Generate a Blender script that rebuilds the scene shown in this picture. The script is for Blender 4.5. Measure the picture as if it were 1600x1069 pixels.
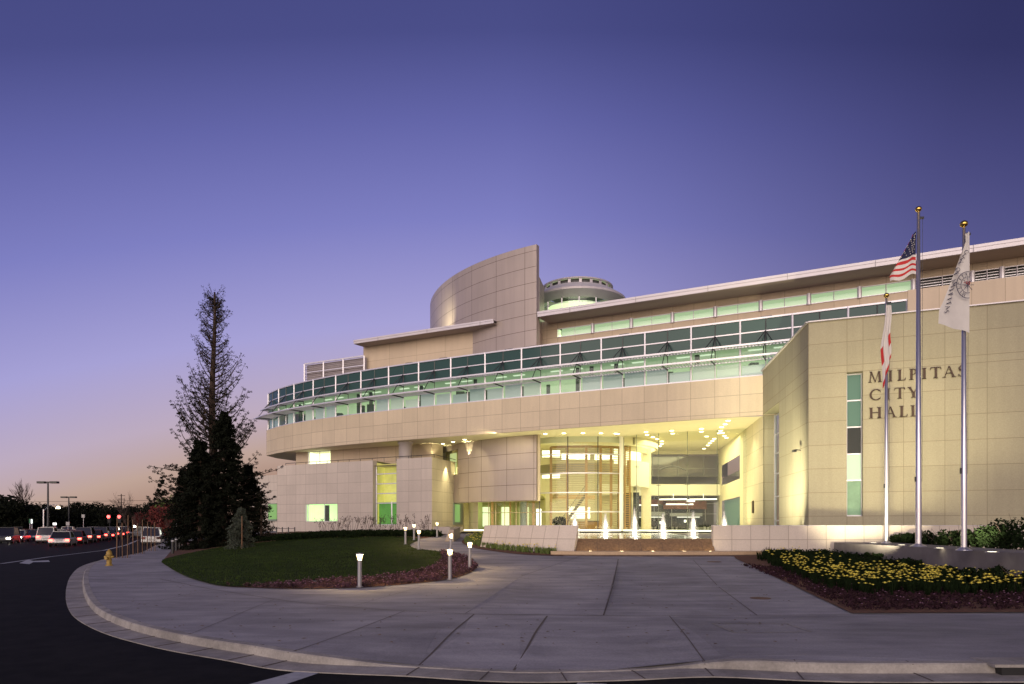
import bpy, bmesh, math, random
from mathutils import Vector, Matrix, noise
from mathutils.geometry import delaunay_2d_cdt
random.seed(7)
S = bpy.context.scene
for o in list(bpy.data.objects): bpy.data.objects.remove(o)
R = math.radians; PI = math.pi
EYE = 1.95; F = 1100.0; HY = 820.0

# ------------------------------------------------------------------ camera
cd = bpy.data.cameras.new('camera'); cam = bpy.data.objects.new('camera', cd)
S.collection.objects.link(cam); S.camera = cam
cam.location = (0, 0, EYE); cam.rotation_euler = (R(90), 0, 0)
cd.sensor_width = 36; cd.lens = F/1600*36; cd.shift_y = (HY-534.5)/1600; cd.clip_end = 6000; cd.clip_start = .1

# ------------------------------------------------------------------ world: dusk sky
W = bpy.data.worlds.new('World'); S.world = W; W.use_nodes = True
nt = W.node_tree; nt.nodes.clear(); N = nt.nodes.new; L = nt.links.new
out = N('ShaderNodeOutputWorld'); bg = N('ShaderNodeBackground'); tc = N('ShaderNodeTexCoord'); sp = N('ShaderNodeSeparateXYZ')
L(tc.outputs['Generated'], sp.inputs[0])
def ramp(stops, src, interp='EASE'):
    r = N('ShaderNodeValToRGB'); r.color_ramp.interpolation = interp
    e = r.color_ramp.elements
    while len(e) > 1: e.remove(e[-1])
    e[0].position = stops[0][0]; e[0].color = (*stops[0][1], 1)
    for p, c in stops[1:]:
        q = e.new(p); q.color = (*c, 1)
    L(src, r.inputs[0]); return r
sq = N('ShaderNodeMath'); sq.operation = 'MULTIPLY'; L(sp.outputs[0], sq.inputs[0]); L(sp.outputs[0], sq.inputs[1])
ma = N('ShaderNodeMath'); ma.operation = 'MULTIPLY_ADD'; ma.inputs[1].default_value = .35; L(sq.outputs[0], ma.inputs[0]); L(sp.outputs[2], ma.inputs[2])
sky = ramp([(0, (.30,.17,.13)), (.10, (.42,.27,.21)), (.135, (.52,.37,.31)), (.19, (.51,.41,.52)), (.28, (.385,.36,.67)), (.40, (.21,.215,.54)), (.50, (.125,.132,.39)), (.575, (.070,.077,.25)), (.78, (.04,.045,.16))], ma.outputs[0], 'LINEAR')
# sideways falloff: the sky is brightest to the left of the view, where the sun went down
az = ramp([(0, (1,1,1)), (.50, (1,1,1)), (.60, (.80,.80,.83)), (.74, (.50,.49,.52)), (1, (.3,.3,.35))], None or sp.outputs[0], 'LINEAR')
mr = N('ShaderNodeMapRange'); mr.inputs[1].default_value = -1; mr.inputs[2].default_value = 1; L(sp.outputs[0], mr.inputs[0]); L(mr.outputs[0], az.inputs[0])
mx = N('ShaderNodeMix'); mx.data_type = 'RGBA'; mx.blend_type = 'MULTIPLY'; mx.inputs[0].default_value = 1
L(sky.outputs[0], mx.inputs[6]); L(az.outputs[0], mx.inputs[7])
# western afterglow low in the sky behind the camera
my = N('ShaderNodeMapRange'); my.inputs[1].default_value = .15; my.inputs[2].default_value = -.9; L(sp.outputs[1], my.inputs[0])
gl = ramp([(0, (.90,.62,.46)), (.15, (.75,.56,.50)), (.4, (.22,.2,.26)), (.8, (0,0,0))], sp.outputs[2], 'LINEAR')
m2 = N('ShaderNodeMix'); m2.data_type = 'RGBA'; m2.blend_type = 'ADD'
L(my.outputs[0], m2.inputs[0]); L(mx.outputs[2], m2.inputs[6]); L(gl.outputs[0], m2.inputs[7])
L(m2.outputs[2], bg.inputs[0]); bg.inputs[1].default_value = 1; L(bg.outputs[0], out.inputs[0])

# ------------------------------------------------------------------ last light of the sun
sl = bpy.data.lights.new('afterglow_sun', 'SUN'); sl.energy = 3.6; sl.angle = R(72); sl.color = (1, .85, .66)
so = bpy.data.objects.new('afterglow_sun', sl); S.collection.objects.link(so)
so.rotation_euler = Vector((.30, .95, -.06)).to_track_quat('-Z', 'Y').to_euler()

S.view_settings.view_transform = 'Standard'; S.view_settings.look = 'None'; S.view_settings.exposure = 0; S.view_settings.gamma = 1
S.render.engine = 'CYCLES'
S.cycles.max_bounces = 8; S.cycles.transparent_max_bounces = 24; S.cycles.glossy_bounces = 3; S.cycles.diffuse_bounces = 3
S.cycles.sample_clamp_indirect = 4; S.cycles.caustics_reflective = False; S.cycles.caustics_refractive = False

def lamp(kind, loc, energy, color, target=None, size=1, sizey=None, spot=60, blend=.6, rad=.1):
    l = bpy.data.lights.new('lamp_light', kind); l.energy = energy; l.color = color
    if kind == 'AREA':
        l.shape = 'RECTANGLE'; l.size = size; l.size_y = sizey or size
    elif kind == 'SPOT':
        l.spot_size = R(spot); l.spot_blend = blend; l.shadow_soft_size = rad
    else: l.shadow_soft_size = rad
    o = bpy.data.objects.new('lamp_light', l); S.collection.objects.link(o); o.location = loc
    if target is not None: o.rotation_euler = (Vector(target)-Vector(loc)).to_track_quat('-Z', 'Y').to_euler()
    return o

# ------------------------------------------------------------------ materials
MATS = {}
def mat(name, col, rough=.6, metal=0, emit=None, es=1, var=0, scale=3, bump=0, spec=.5, col2=None, vscale=None, aniso=None):
    if name in MATS: return MATS[name]
    m = bpy.data.materials.new(name); m.use_nodes = True; t = m.node_tree; b = t.nodes['Principled BSDF']
    b.inputs['Base Color'].default_value = (*col, 1); b.inputs['Roughness'].default_value = rough; b.inputs['Metallic'].default_value = metal
    b.inputs['Specular IOR Level'].default_value = spec
    if emit: b.inputs['Emission Color'].default_value = (*emit, 1); b.inputs['Emission Strength'].default_value = es
    if var or bump or col2:
        tcn = t.nodes.new('ShaderNodeTexCoord'); nz = t.nodes.new('ShaderNodeTexNoise'); nz.inputs['Scale'].default_value = scale; nz.inputs['Detail'].default_value = 6; nz.inputs['Roughness'].default_value = .62
        mp = t.nodes.new('ShaderNodeMapping')
        if aniso: mp.inputs['Scale'].default_value = aniso
        t.links.new(tcn.outputs['Object'], mp.inputs[0]); t.links.new(mp.outputs[0], nz.inputs[0])
        rp = t.nodes.new('ShaderNodeValToRGB'); c2 = col2 or tuple(c*(1-var) for c in col); c1 = col if col2 else tuple(min(1, c*(1+var)) for c in col)
        rp.color_ramp.elements[0].position = .32; rp.color_ramp.elements[1].position = .68
        rp.color_ramp.elements[0].color = (*c2, 1); rp.color_ramp.elements[1].color = (*c1, 1)
        t.links.new(nz.outputs[0], rp.inputs[0]); t.links.new(rp.outputs[0], b.inputs['Base Color'])
        if bump:
            bp = t.nodes.new('ShaderNodeBump'); bp.inputs['Strength'].default_value = bump; bp.inputs['Distance'].default_value = .03
            t.links.new(nz.outputs[0], bp.inputs['Height']); t.links.new(bp.outputs[0], b.inputs['Normal'])
    MATS[name] = m; return m

def panel_mat(name, col, joint, jw=.035, var=.09, rough=.75, speck=14, metal=0, tint=.055):
    """stone / metal cladding; every panel carries its own UV in metres from its lower left corner and its own random value"""
    m = bpy.data.materials.new(name); m.use_nodes = True; t = m.node_tree; b = t.nodes['Principled BSDF']; n = t.nodes.new; l = t.links.new
    b.inputs['Roughness'].default_value = rough; b.inputs['Metallic'].default_value = metal
    uv = n('ShaderNodeUVMap'); s = n('ShaderNodeSeparateXYZ'); l(uv.outputs[0], s.inputs[0])
    a = n('ShaderNodeMath'); a.operation = 'LESS_THAN'; a.inputs[1].default_value = jw; l(s.outputs[0], a.inputs[0])
    c = n('ShaderNodeMath'); c.operation = 'LESS_THAN'; c.inputs[1].default_value = jw; l(s.outputs[1], c.inputs[0])
    mxm = n('ShaderNodeMath'); mxm.operation = 'MAXIMUM'; l(a.outputs[0], mxm.inputs[0]); l(c.outputs[0], mxm.inputs[1])
    tcn = n('ShaderNodeTexCoord'); nz = n('ShaderNodeTexNoise'); nz.inputs['Scale'].default_value = speck; nz.inputs['Detail'].default_value = 8; nz.inputs['Roughness'].default_value = .7
    l(tcn.outputs['Object'], nz.inputs[0])
    n2 = n('ShaderNodeTexNoise'); n2.inputs['Scale'].default_value = .35; n2.inputs['Detail'].default_value = 4; l(tcn.outputs['Object'], n2.inputs[0])
    at = n('ShaderNodeAttribute'); at.attribute_name = 'rnd'
    def mul(x, lo, hi, src, f0=.3, f1=.7):
        mrn = n('ShaderNodeMapRange'); mrn.inputs[1].default_value = f0; mrn.inputs[2].default_value = f1; mrn.inputs[3].default_value = lo; mrn.inputs[4].default_value = hi; l(src, mrn.inputs[0])
        if x is None: return mrn.outputs[0]
        q = n('ShaderNodeMath'); q.operation = 'MULTIPLY'; l(x, q.inputs[0]); l(mrn.outputs[0], q.inputs[1]); return q.outputs[0]
    k = mul(None, 1-var, 1+var, nz.outputs[0]); k = mul(k, .95, 1.04, n2.outputs[0]); k = mul(k, 1-tint, 1+tint, at.outputs['Fac'], 0, 1)
    mpp = n('ShaderNodeMapping'); mpp.inputs['Scale'].default_value = (2.6, 2.6, .16); l(tcn.outputs['Object'], mpp.inputs[0]); n5 = n('ShaderNodeTexNoise'); n5.inputs['Scale'].default_value = 1; n5.inputs['Detail'].default_value = 5; l(mpp.outputs[0], n5.inputs[0]); k = mul(k, .965, 1.015, n5.outputs[0], .35, .6)
    vm = n('ShaderNodeVectorMath'); vm.operation = 'SCALE'; vm.inputs[0].default_value = col; l(k, vm.inputs['Scale'])
    mc = n('ShaderNodeMix'); mc.data_type = 'RGBA'; l(mxm.outputs[0], mc.inputs[0]); l(vm.outputs[0], mc.inputs[6]); mc.inputs[7].default_value = (*joint, 1)
    l(mc.outputs[2], b.inputs['Base Color'])
    bp = n('ShaderNodeBump'); bp.inputs['Strength'].default_value = .25; bp.inputs['Distance'].default_value = .01; l(nz.outputs[0], bp.inputs['Height']); l(bp.outputs[0], b.inputs['Normal'])
    MATS[name] = m; return m

def glass_mat(name, tint, refl=.12, rough=.02):
    m = bpy.data.materials.new(name); m.use_nodes = True; t = m.node_tree; t.nodes.clear(); n = t.nodes.new
    o = n('ShaderNodeOutputMaterial'); tr = n('ShaderNodeBsdfTransparent'); tr.inputs[0].default_value = (*tint, 1)
    g = n('ShaderNodeBsdfGlossy'); g.inputs['Roughness'].default_value = rough; g.inputs[0].default_value = (.9, .95, 1, 1)
    fr = n('ShaderNodeFresnel'); fr.inputs[0].default_value = 1.5
    ad = n('ShaderNodeMath'); ad.operation = 'MULTIPLY'; ad.inputs[1].default_value = refl*6; t.links.new(fr.outputs[0], ad.inputs[0])
    mix = n('ShaderNodeMixShader'); t.links.new(ad.outputs[0], mix.inputs[0]); t.links.new(tr.outputs[0], mix.inputs[1]); t.links.new(g.outputs[0], mix.inputs[2]); t.links.new(mix.outputs[0], o.inputs[0])
    MATS[name] = m; return m

STONE = panel_mat('beige_stone', (.62,.52,.385), (.33,.26,.19))
STONE_L = panel_mat('pale_stone', (.57,.50,.445), (.33,.28,.24), jw=.03)
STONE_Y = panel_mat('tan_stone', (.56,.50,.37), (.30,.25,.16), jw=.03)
STONE_B = panel_mat('dimmed_stone', (.345,.312,.215), (.21,.175,.11), jw=.03, var=.12)  # darker stone copy; the block's dimmer light is put into its colour
STUCCO = panel_mat('upper_panel', (.56,.455,.34), (.30,.23,.16), jw=.03, var=.03, tint=.03)
METALP = panel_mat('taupe_metal_panel', (.47,.395,.355), (.13,.10,.08), jw=.045, var=.02, rough=.42, metal=.25, tint=.03)
CREAM = mat('cream_plaster', (.72,.66,.48), .8, var=.03, scale=2)
CREAMW = mat('white_plaster', (.78,.75,.66), .7)
WMET = mat('white_metal', (.66,.64,.70), .35, metal=.3)
DMET = mat('dark_metal', (.06,.06,.065), .4, metal=.6)
SMET = mat('brushed_steel', (.62,.60,.64), .32, metal=.85)
FASC = mat('fascia_metal', (.60,.56,.60), .45, metal=.2, var=.04, scale=.5)
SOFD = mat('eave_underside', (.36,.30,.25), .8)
WOOD = mat('honey_wood', (.46,.28,.11), .5, var=.2, scale=5, aniso=(1,1,8))
GLASS = glass_mat('clear_glass', (.93,.97,.93), .07)
GLASSG = glass_mat('green_tinted_glass', (.80,.88,.82), .12)
TEAL = mat('dark_teal_glass', (.038,.082,.076), .10, spec=.22)
BLIND = mat('roller_blind', (.62,.66,.66), .8, emit=(.60,.70,.70), es=.26)  # light on and through the blinds put in as weak emission
BLIND_C = mat('roller_blind_cool', (.56,.63,.64), .8, emit=(.52,.66,.66), es=.20); BLIND_D = mat('roller_blind_lit', (.64,.68,.62), .8, emit=(.64,.72,.62), es=.34)  # same blinds with a dimmer and a stronger glow put into the material
GREENW = mat('room_wall_glow', (.72,.78,.60), .8, emit=(.70,.86,.58), es=.34, var=.12, scale=.6)  # room light put into the wall material as emission
def emis(name, c, s): return mat(name, (.8,.8,.8), .5, emit=c, es=s)
LIGHTG = emis('fluorescent_panel', (.9,1,.76), .75)
LIGHTW = emis('warm_lens', (1,.82,.42), 14)
DOWNL = emis('downlight_lens', (1,.93,.55), 9)
CONC = mat('sidewalk_concrete', (.35,.335,.36), .9, col2=(.22,.21,.235), scale=.9, bump=.25, aniso=(.5,1.6,1), spec=.25)
CURBM = mat('curb_concrete', (.36,.33,.31), .85, col2=(.24,.22,.21), scale=2.2, bump=.3)
def stain(m, sc, lo, hi):
    t = m.node_tree; b = t.nodes['Principled BSDF']; src = b.inputs['Base Color'].links[0].from_socket
    tcn = t.nodes.new('ShaderNodeTexCoord'); nz = t.nodes.new('ShaderNodeTexNoise'); nz.inputs['Scale'].default_value = sc; nz.inputs['Detail'].default_value = 9; nz.inputs['Roughness'].default_value = .72; nz.inputs['Distortion'].default_value = .6
    t.links.new(tcn.outputs['Object'], nz.inputs[0]); mrn = t.nodes.new('ShaderNodeMapRange'); mrn.inputs[1].default_value = .36; mrn.inputs[2].default_value = .62; mrn.inputs[3].default_value = lo; mrn.inputs[4].default_value = hi; t.links.new(nz.outputs[0], mrn.inputs[0])
    n3 = t.nodes.new('ShaderNodeTexNoise'); n3.inputs['Scale'].default_value = 28; n3.inputs['Detail'].default_value = 3; t.links.new(tcn.outputs['Object'], n3.inputs[0]); m3 = t.nodes.new('ShaderNodeMapRange'); m3.inputs[1].default_value = .3; m3.inputs[2].default_value = .7; m3.inputs[3].default_value = .88; m3.inputs[4].default_value = 1.1; t.links.new(n3.outputs[0], m3.inputs[0])
    mu = t.nodes.new('ShaderNodeMath'); mu.operation = 'MULTIPLY'; t.links.new(mrn.outputs[0], mu.inputs[0]); t.links.new(m3.outputs[0], mu.inputs[1])
    vm = t.nodes.new('ShaderNodeVectorMath'); vm.operation = 'SCALE'; t.links.new(src, vm.inputs[0]); t.links.new(mu.outputs[0], vm.inputs['Scale']); t.links.new(vm.outputs[0], b.inputs['Base Color'])
stain(CONC, .28, .80, 1.12); stain(CURBM, .6, .70, 1.15)
JOINT = mat('joint_filler', (.095,.075,.07), .9)
ASPH = mat('asphalt', (.016,.015,.016), .95, col2=(.007,.007,.008), scale=2.2, bump=.2, spec=.08)
EARTH = mat('dry_earth', (.012,.011,.009), .95, var=.3, scale=.05)
PAINT = mat('road_paint', (.42,.42,.44), .7, col2=(.30,.30,.32), scale=6)
MULCH = mat('bark_mulch', (.17,.065,.03), .95, col2=(.05,.02,.012), scale=9, bump=.8)
TURF = mat('turf_soil', (.028,.042,.010), .95, col2=(.014,.024,.007), scale=1.3, bump=.4, spec=.05)
BLADE = mat('grass_blade', (.050,.078,.018), .9, col2=(.016,.030,.008), scale=.9, spec=.05)
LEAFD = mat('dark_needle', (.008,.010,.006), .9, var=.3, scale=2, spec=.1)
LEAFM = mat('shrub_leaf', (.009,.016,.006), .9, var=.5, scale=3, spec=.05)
LEAFY = mat('spring_leaf', (.10,.14,.03), .7, var=.4, scale=3)
LEAFB = mat('cedar_needle', (.05,.062,.045), .8, var=.3, scale=3)
LEAFR = mat('red_leaf', (.12,.018,.015), .8, var=.4, scale=2)
BARK = mat('bark', (.05,.03,.022), .9, var=.3, scale=6)
TWIG = mat('bare_twig', (.06,.04,.035), .9)
YEL = mat('daffodil_petal', (.85,.72,.12), .6, var=.15, scale=9)
PURP = mat('purple_leaf', (.12,.055,.085), .8, col2=(.022,.020,.012), scale=3, spec=.1)
PINKF = mat('pale_petal', (.28,.14,.24), .8)
GRAN = mat('brown_granite', (.27,.17,.095), .28, col2=(.13,.085,.05), scale=9, bump=.25)
GRANC = mat('tan_granite_cap', (.40,.28,.18), .4, var=.12, scale=12)
BLACK = mat('black_paint', (.015,.015,.016), .4)
HYD = mat('hydrant_yellow', (.30,.19,.035), .5, var=.15, scale=12)
GOLD = mat('gold_ball', (.75,.50,.12), .25, metal=1)
LETT = mat('bronze_letter', (.045,.022,.012), .5, metal=.3)

# ------------------------------------------------------------------ mesh builder
class MB:
    def __init__(s): s.v = []; s.f = []; s.uv = []; s.mi = []; s.rn = []; s.cur = 0
    def face(s, idx, uv=None, rnd=None):
        s.f.append(tuple(idx)); s.uv.append(uv or [(9, 9)]*len(idx)); s.mi.append(s.cur); s.rn.append(random.random() if rnd is None else rnd)
    def add(s, pts):
        b = len(s.v); s.v.extend(Vector(p) for p in pts); return list(range(b, b+len(pts)))
    def quad(s, a, b, c, d, uv=None): s.face(s.add([a, b, c, d]), uv)
    def poly(s, pts): s.face(s.add(pts))
    def hexa(s, lo, hi):
        n = len(lo); i = s.add(list(lo)+list(hi))
        s.face(list(reversed(i[:n]))); s.face(i[n:])
        for k in range(n): s.face((i[k], i[(k+1) % n], i[n+(k+1) % n], i[n+k]))
    def box(s, c, sz, rz=0, tilt=None):
        m = Matrix.Rotation(rz, 3, 'Z')
        if tilt is not None: m = m @ tilt
        x, y, z = sz[0]/2, sz[1]/2, sz[2]/2; c = Vector(c)
        p = [c+m @ Vector(q) for q in ((-x,-y,-z),(x,-y,-z),(x,y,-z),(-x,y,-z),(-x,-y,z),(x,-y,z),(x,y,z),(-x,y,z))]
        s.hexa(p[:4], p[4:])
    def bar(s, a, b, w, h=None):
        """square bar from a to b: w across, h tall"""
        a = Vector(a); b = Vector(b); d = (b-a).normalized(); up = Vector((0,0,1)) if abs(d.z) < .95 else Vector((0,1,0))
        sd = d.cross(up).normalized()*w/2; u = sd.cross(d).normalized()*(h or w)/2
        s.hexa([a-sd-u, a+sd-u, a+sd+u, a-sd+u], [b-sd-u, b+sd-u, b+sd+u, b-sd+u])
    def prism(s, poly, z0, z1): s.hexa([(p[0], p[1], z0) for p in poly], [(p[0], p[1], z1) for p in poly])
    def tube(s, path, rad, n=6, cap=True):
        path = [Vector(p) for p in path]
        if not isinstance(rad, (list, tuple)): rad = [rad]*len(path)
        rings = []
        for i, p in enumerate(path):
            d = (path[min(i+1, len(path)-1)]-path[max(i-1, 0)]).normalized()
            up = Vector((0,0,1)) if abs(d.z) < .9 else Vector((1,0,0))
            a = d.cross(up).normalized(); b = a.cross(d)
            rings.append(s.add([p+(a*math.cos(2*PI*k/n)+b*math.sin(2*PI*k/n))*rad[i] for k in range(n)]))
        for i in range(len(rings)-1):
            for k in range(n): s.face((rings[i][k], rings[i][(k+1) % n], rings[i+1][(k+1) % n], rings[i+1][k]))
        if cap: s.face(rings[0]); s.face(list(reversed(rings[-1])))
    def lathe(s, c, prof, n=16, a0=0, a1=2*PI):
        full = abs(a1-a0-2*PI) < 1e-4; m = n if full else n+1; c = Vector(c)
        rings = [s.add([c+Vector((r*math.cos(a0+(a1-a0)*k/n), r*math.sin(a0+(a1-a0)*k/n), z)) for k in range(m)]) for r, z in prof]
        for i in range(len(rings)-1):
            for k in range(n): s.face((rings[i][k], rings[i][(k+1) % m], rings[i+1][(k+1) % m], rings[i+1][k]))
    def build(s, name, m, parent=None, local=False, smooth=False):
        me = bpy.data.meshes.new(name); off = Vector((0,0,0))
        if parent is not None and not local:
            r = parent
            while r.parent: r = r.parent
            off = Vector(r.location)
        me.from_pydata([v-off for v in s.v], [], s.f)
        for x in (m if isinstance(m, (list, tuple)) else [m]): me.materials.append(x)
        ul = me.uv_layers.new(name='UVMap'); at = me.attributes.new('rnd', 'FLOAT', 'FACE'); k = 0; flat = []
        for q in s.uv:
            for p in q: flat += [p[0], p[1]]
        ul.data.foreach_set('uv', flat); at.data.foreach_set('value', s.rn); me.polygons.foreach_set('material_index', s.mi)
        if smooth: me.polygons.foreach_set('use_smooth', [True]*len(s.f))
        me.update()
        o = bpy.data.objects.new(name, me); S.collection.objects.link(o)
        if parent is not None: o.parent = parent
        return o

def tag(o, label=None, cat=None, group=None, kind=None):
    if label: o['label'] = label
    if cat: o['category'] = cat
    if group: o['group'] = group
    if kind: o['kind'] = kind
    return o
def thing(name, label, cat, loc=(0,0,0), rz=0, group=None):
    o = bpy.data.objects.new(name, None); S.collection.objects.link(o); o.location = loc; o.rotation_euler = (0,0,rz); o.empty_display_size = .3
    return tag(o, label, cat, group)
KIDS = {}
def dup(root, loc, rz=0, label=None, sc=None):
    r = root.copy(); S.collection.objects.link(r); r.location = loc; r.rotation_euler = (0,0,rz)
    if sc: r.scale = (sc, sc, sc)
    if label: r['label'] = label
    for ch in list(root.children):
        c = ch.copy(); S.collection.objects.link(c); c.parent = r
        for g in list(ch.children):
            d = g.copy(); S.collection.objects.link(d); d.parent = c
    return r
def struct(name, mb, m): return tag(mb.build(name, m), kind='structure')

# ------------------------------------------------------------------ terrain
def sst(a, b, x):
    t = max(0, min(1, (x-a)/(b-a))); return t*t*(3-2*t)
def g(X, D):
    w = X+.42*(D-41)+23.5
    v = .038*max(0, D-22)
    if v > 1.0: v = 1.0+.15*(1-math.exp(-(v-1.0)/.15))
    dip = -.125*sst(13.2, 10.2, D)*sst(-3.4, -1.4, X)*sst(3.6, 2.0, X) if D < 13.2 else 0
    return v*sst(2, 17, w)+dip
def gp(x, y, off=0):
    """ground point seen at photo column x, row y"""
    k = (x-800)/F; D = 5.0
    fn = lambda D: (EYE-g(k*D, D)-off)*F/D-(y-HY)
    while fn(D) > 0 and D < 400: D += .4
    a, b = D-.4, D
    for _ in range(30):
        m = (a+b)/2
        if fn(m) > 0: a = m
        else: b = m
    return (k*a, a)
def gz(x, y, off=0):
    p = gp(x, y, off); return (p[0], p[1], g(*p)+off)
def pt(x, y, D): return ((x-800)/F*D, D, EYE+(HY-y)/F*D)

def smooth_poly(p, n=4, closed=True):
    o = []; m = len(p)
    for i in range(m if closed else m-1):
        p0, p1, p2, p3 = (p[(i-1) % m] if closed or i else p[i]), p[i], p[(i+1) % m], (p[(i+2) % m] if closed or i+2 < m else p[i+1])
        for k in range(n):
            t = k/n
            o.append(tuple(.5*((2*p1[j])+(-p0[j]+p2[j])*t+(2*p0[j]-5*p1[j]+4*p2[j]-p3[j])*t*t+(-p0[j]+3*p1[j]-3*p2[j]+p3[j])*t**3) for j in range(2)))
    if not closed: o.append(tuple(p[-1]))
    return o
def inside(p, poly):
    x, y = p; c = False; j = len(poly)-1
    for i in range(len(poly)):
        if (poly[i][1] > y) != (poly[j][1] > y) and x < (poly[j][0]-poly[i][0])*(y-poly[i][1])/(poly[j][1]-poly[i][1])+poly[i][0]: c = not c
        j = i
    return c
def sheet(poly, off, sp=1.5, zf=g, near=None):
    pts = [Vector((p[0], p[1])) for p in poly]; nb = len(pts)
    x0, x1 = min(p[0] for p in poly), max(p[0] for p in poly); y0, y1 = min(p[1] for p in poly), max(p[1] for p in poly)
    y = y0+sp*.37
    while y < y1:
        s_ = near if (near and y < 15) else sp; x = x0+sp*.41
        while x < x1:
            if inside((x, y), poly): pts.append(Vector((x, y)))
            x += s_
        y += s_
    r = delaunay_2d_cdt(pts, [], [list(range(nb))], 1, 1e-4)
    mb = MB(); mb.add([(v.x, v.y, zf(v.x, v.y)+off) for v in r[0]])
    for f_ in r[2]: mb.face(f_)
    return mb

gm = MB(); gm.quad((-3000,-300,-.30), (3000,-300,-.30), (3000,5000,-.30), (-3000,5000,-.30)); struct('ground', gm, EARTH)
# asphalt everywhere the two streets run
rd = MB(); rd.poly([(x, y, -.165) for x, y in ((-70,-30),(90,-30),(90,30),(20,30),(-15,60),(-33,80),(-76,180),(-175,430),(-230,430),(-118,170),(-95,110),(-120,60),(-120,-30))]); struct('road', rd, ASPH)

# curb line from the far left round the corner to the right
CURB_PX = [(256.4,846.7),(244,854),(229.5,861),(208.6,865.7),(182,871),(163,873.6),(143,881),(133,893),(131,908),(135,926),(147,944),(168,958),(207,973),(259,986),(316,997),(400,1009.6),(470,1021),(560,1033),(655,1042),(803,1050),(950,1048),(1101,1036),(1300,1036),(1555,1036),(1800,1037)]
curb = smooth_poly([gp(*p) for p in CURB_PX], 4, False)
def offs(path, d):
    o = []
    for i, p in enumerate(path):
        a = path[max(i-1, 0)]; b = path[min(i+1, len(path)-1)]; tx, ty = b[0]-a[0], b[1]-a[1]; l_ = math.hypot(tx, ty) or 1
        o.append((p[0]+ty/l_*d, p[1]-tx/l_*d))
    return o
curb_back = offs(curb, -.15); curb_face = offs(curb, .02); gut = offs(curb, .50)
side = list(curb_back)+[(40, 10.7), (40, 96), (-40, 118)]
struct('pavement', sheet(side, 0, 1.6, near=.5), CONC)
cb = MB(); n_ = len(curb)
rows = []
for path, zo in ((curb_back, 0.004), (curb, 0.0), (curb_face, -.02), (offs(curb, .04), None), (gut, None)):
    rr = []
    for i, p in enumerate(path):
        gg = g(*curb[i])
        rr.append((p[0], p[1], gg+zo if zo is not None else (-.135 if path is not gut else -.15)))
    rows.append(cb.add(rr))
for a in range(len(rows)-1):
    for i in range(n_-1): cb.face((rows[a][i], rows[a][i+1], rows[a+1][i+1], rows[a+1][i]))
edge = cb.add([(p[0], p[1], -.18) for p in gut])
for i in range(n_-1): cb.face((rows[-1][i], rows[-1][i+1], edge[i+1], edge[i]))
struct('curb', cb, CURBM)

def strip(path2, w, off, zf=g, mb=None, dashes=False):
    mb = mb or MB(); fine = []
    for i in range(len(path2)-1):
        a, b = path2[i], path2[i+1]; k = max(1, int(math.hypot(b[0]-a[0], b[1]-a[1])/.6))
        for j in range(k): fine.append((a[0]+(b[0]-a[0])*j/k, a[1]+(b[1]-a[1])*j/k))
    fine.append(path2[-1]); l_, r_ = offs(fine, -w/2), offs(fine, w/2)
    for i in range(len(fine)-1):
        mb.quad(*[(p[0], p[1], zf(*p)+off) for p in (l_[i], l_[i+1], r_[i+1], r_[i])])
    return mb
jm = MB()
for pl, w in (([(250,905),(330,921),(400,932),(460,941),(545,949),(632,955),(741,960),(1000,963),(1330,961),(1700,958)], .045),
              ([(741,960),(705,990),(655,1040)], .05), ([(855,963),(803,1048)], .06), ([(632,955),(555,985),(460,1018)], .03),
              ([(663,915),(550,948)], .02), ([(816,900),(727,959)], .03), ([(905,870),(816,900)], .03), ([(966,874),(943,962)], .05), ([(1083,875),(1183,962)], .035),
              ([(760,908),(960,911.5),(1240,914)], .018), ([(1046,963),(1101,1034)], .03), ([(690,1046.5),(803,1054),(950,1052),(1100,1050)], .02),
              ([(150,905),(262,893)], .02), ([(185,952),(330,922)], .02), ([(300,990),(430,936)], .02)):
    strip([gp(*p) for p in pl], w*.62, .0075, mb=jm)
struct('pavement_joints', jm, JOINT)
def slab(px, name, k):
    m = MATS[name] if name in MATS else CONC.copy(); MATS[name] = m; m.name = name
    for nd in m.node_tree.nodes:
        if nd.type == 'VALTORGB':
            for e_ in nd.color_ramp.elements: c_ = e_.color; e_.color = (min(1, c_[0]*k), min(1, c_[1]*k), min(1, c_[2]*k), 1)
    struct('pavement_slab', sheet([gp(*p) for p in px], .0035, 1.2, near=.5), m)
slab([(741,960.5),(855,963.5),(803,1047.5),(655,1040)], 'slab_concrete_pale', 1.10)
slab([(855,963.5),(1046,964),(1101,1032.5),(960,1046),(803,1047.5)], 'slab_concrete_cool', 1.05)
slab([(1046,964),(1330,962.5),(1600,960),(1800,959),(1800,1030),(1560,1033),(1101,1032.5)], 'slab_concrete_dark', .86)
slab([(632,955.5),(741,960.5),(655,1040),(560,1030),(460,1016.5)], 'slab_concrete_grey', .93)
slab([(816,900),(905,872),(966,874.5),(943,961.5),(741,959.5),(727,958.5)], 'slab_concrete_light', 1.07)
cj = MB()
for i in range(6, len(curb)-3, 3):
    a, b = curb_back[i], gut[i]; gg = g(*curb[i])
    if b[1] < 6 or math.hypot(curb[i][0]-curb[i-1][0], curb[i][1]-curb[i-1][1]) < .25: continue
    cj.bar((a[0],a[1],gg+.006), (curb_face[i][0],curb_face[i][1],gg-.012), .018, .006); cj.bar((curb_face[i][0],curb_face[i][1],-.128), (b[0],b[1],-.144), .018, .006)
struct('curb_joints', cj, JOINT)
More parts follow.
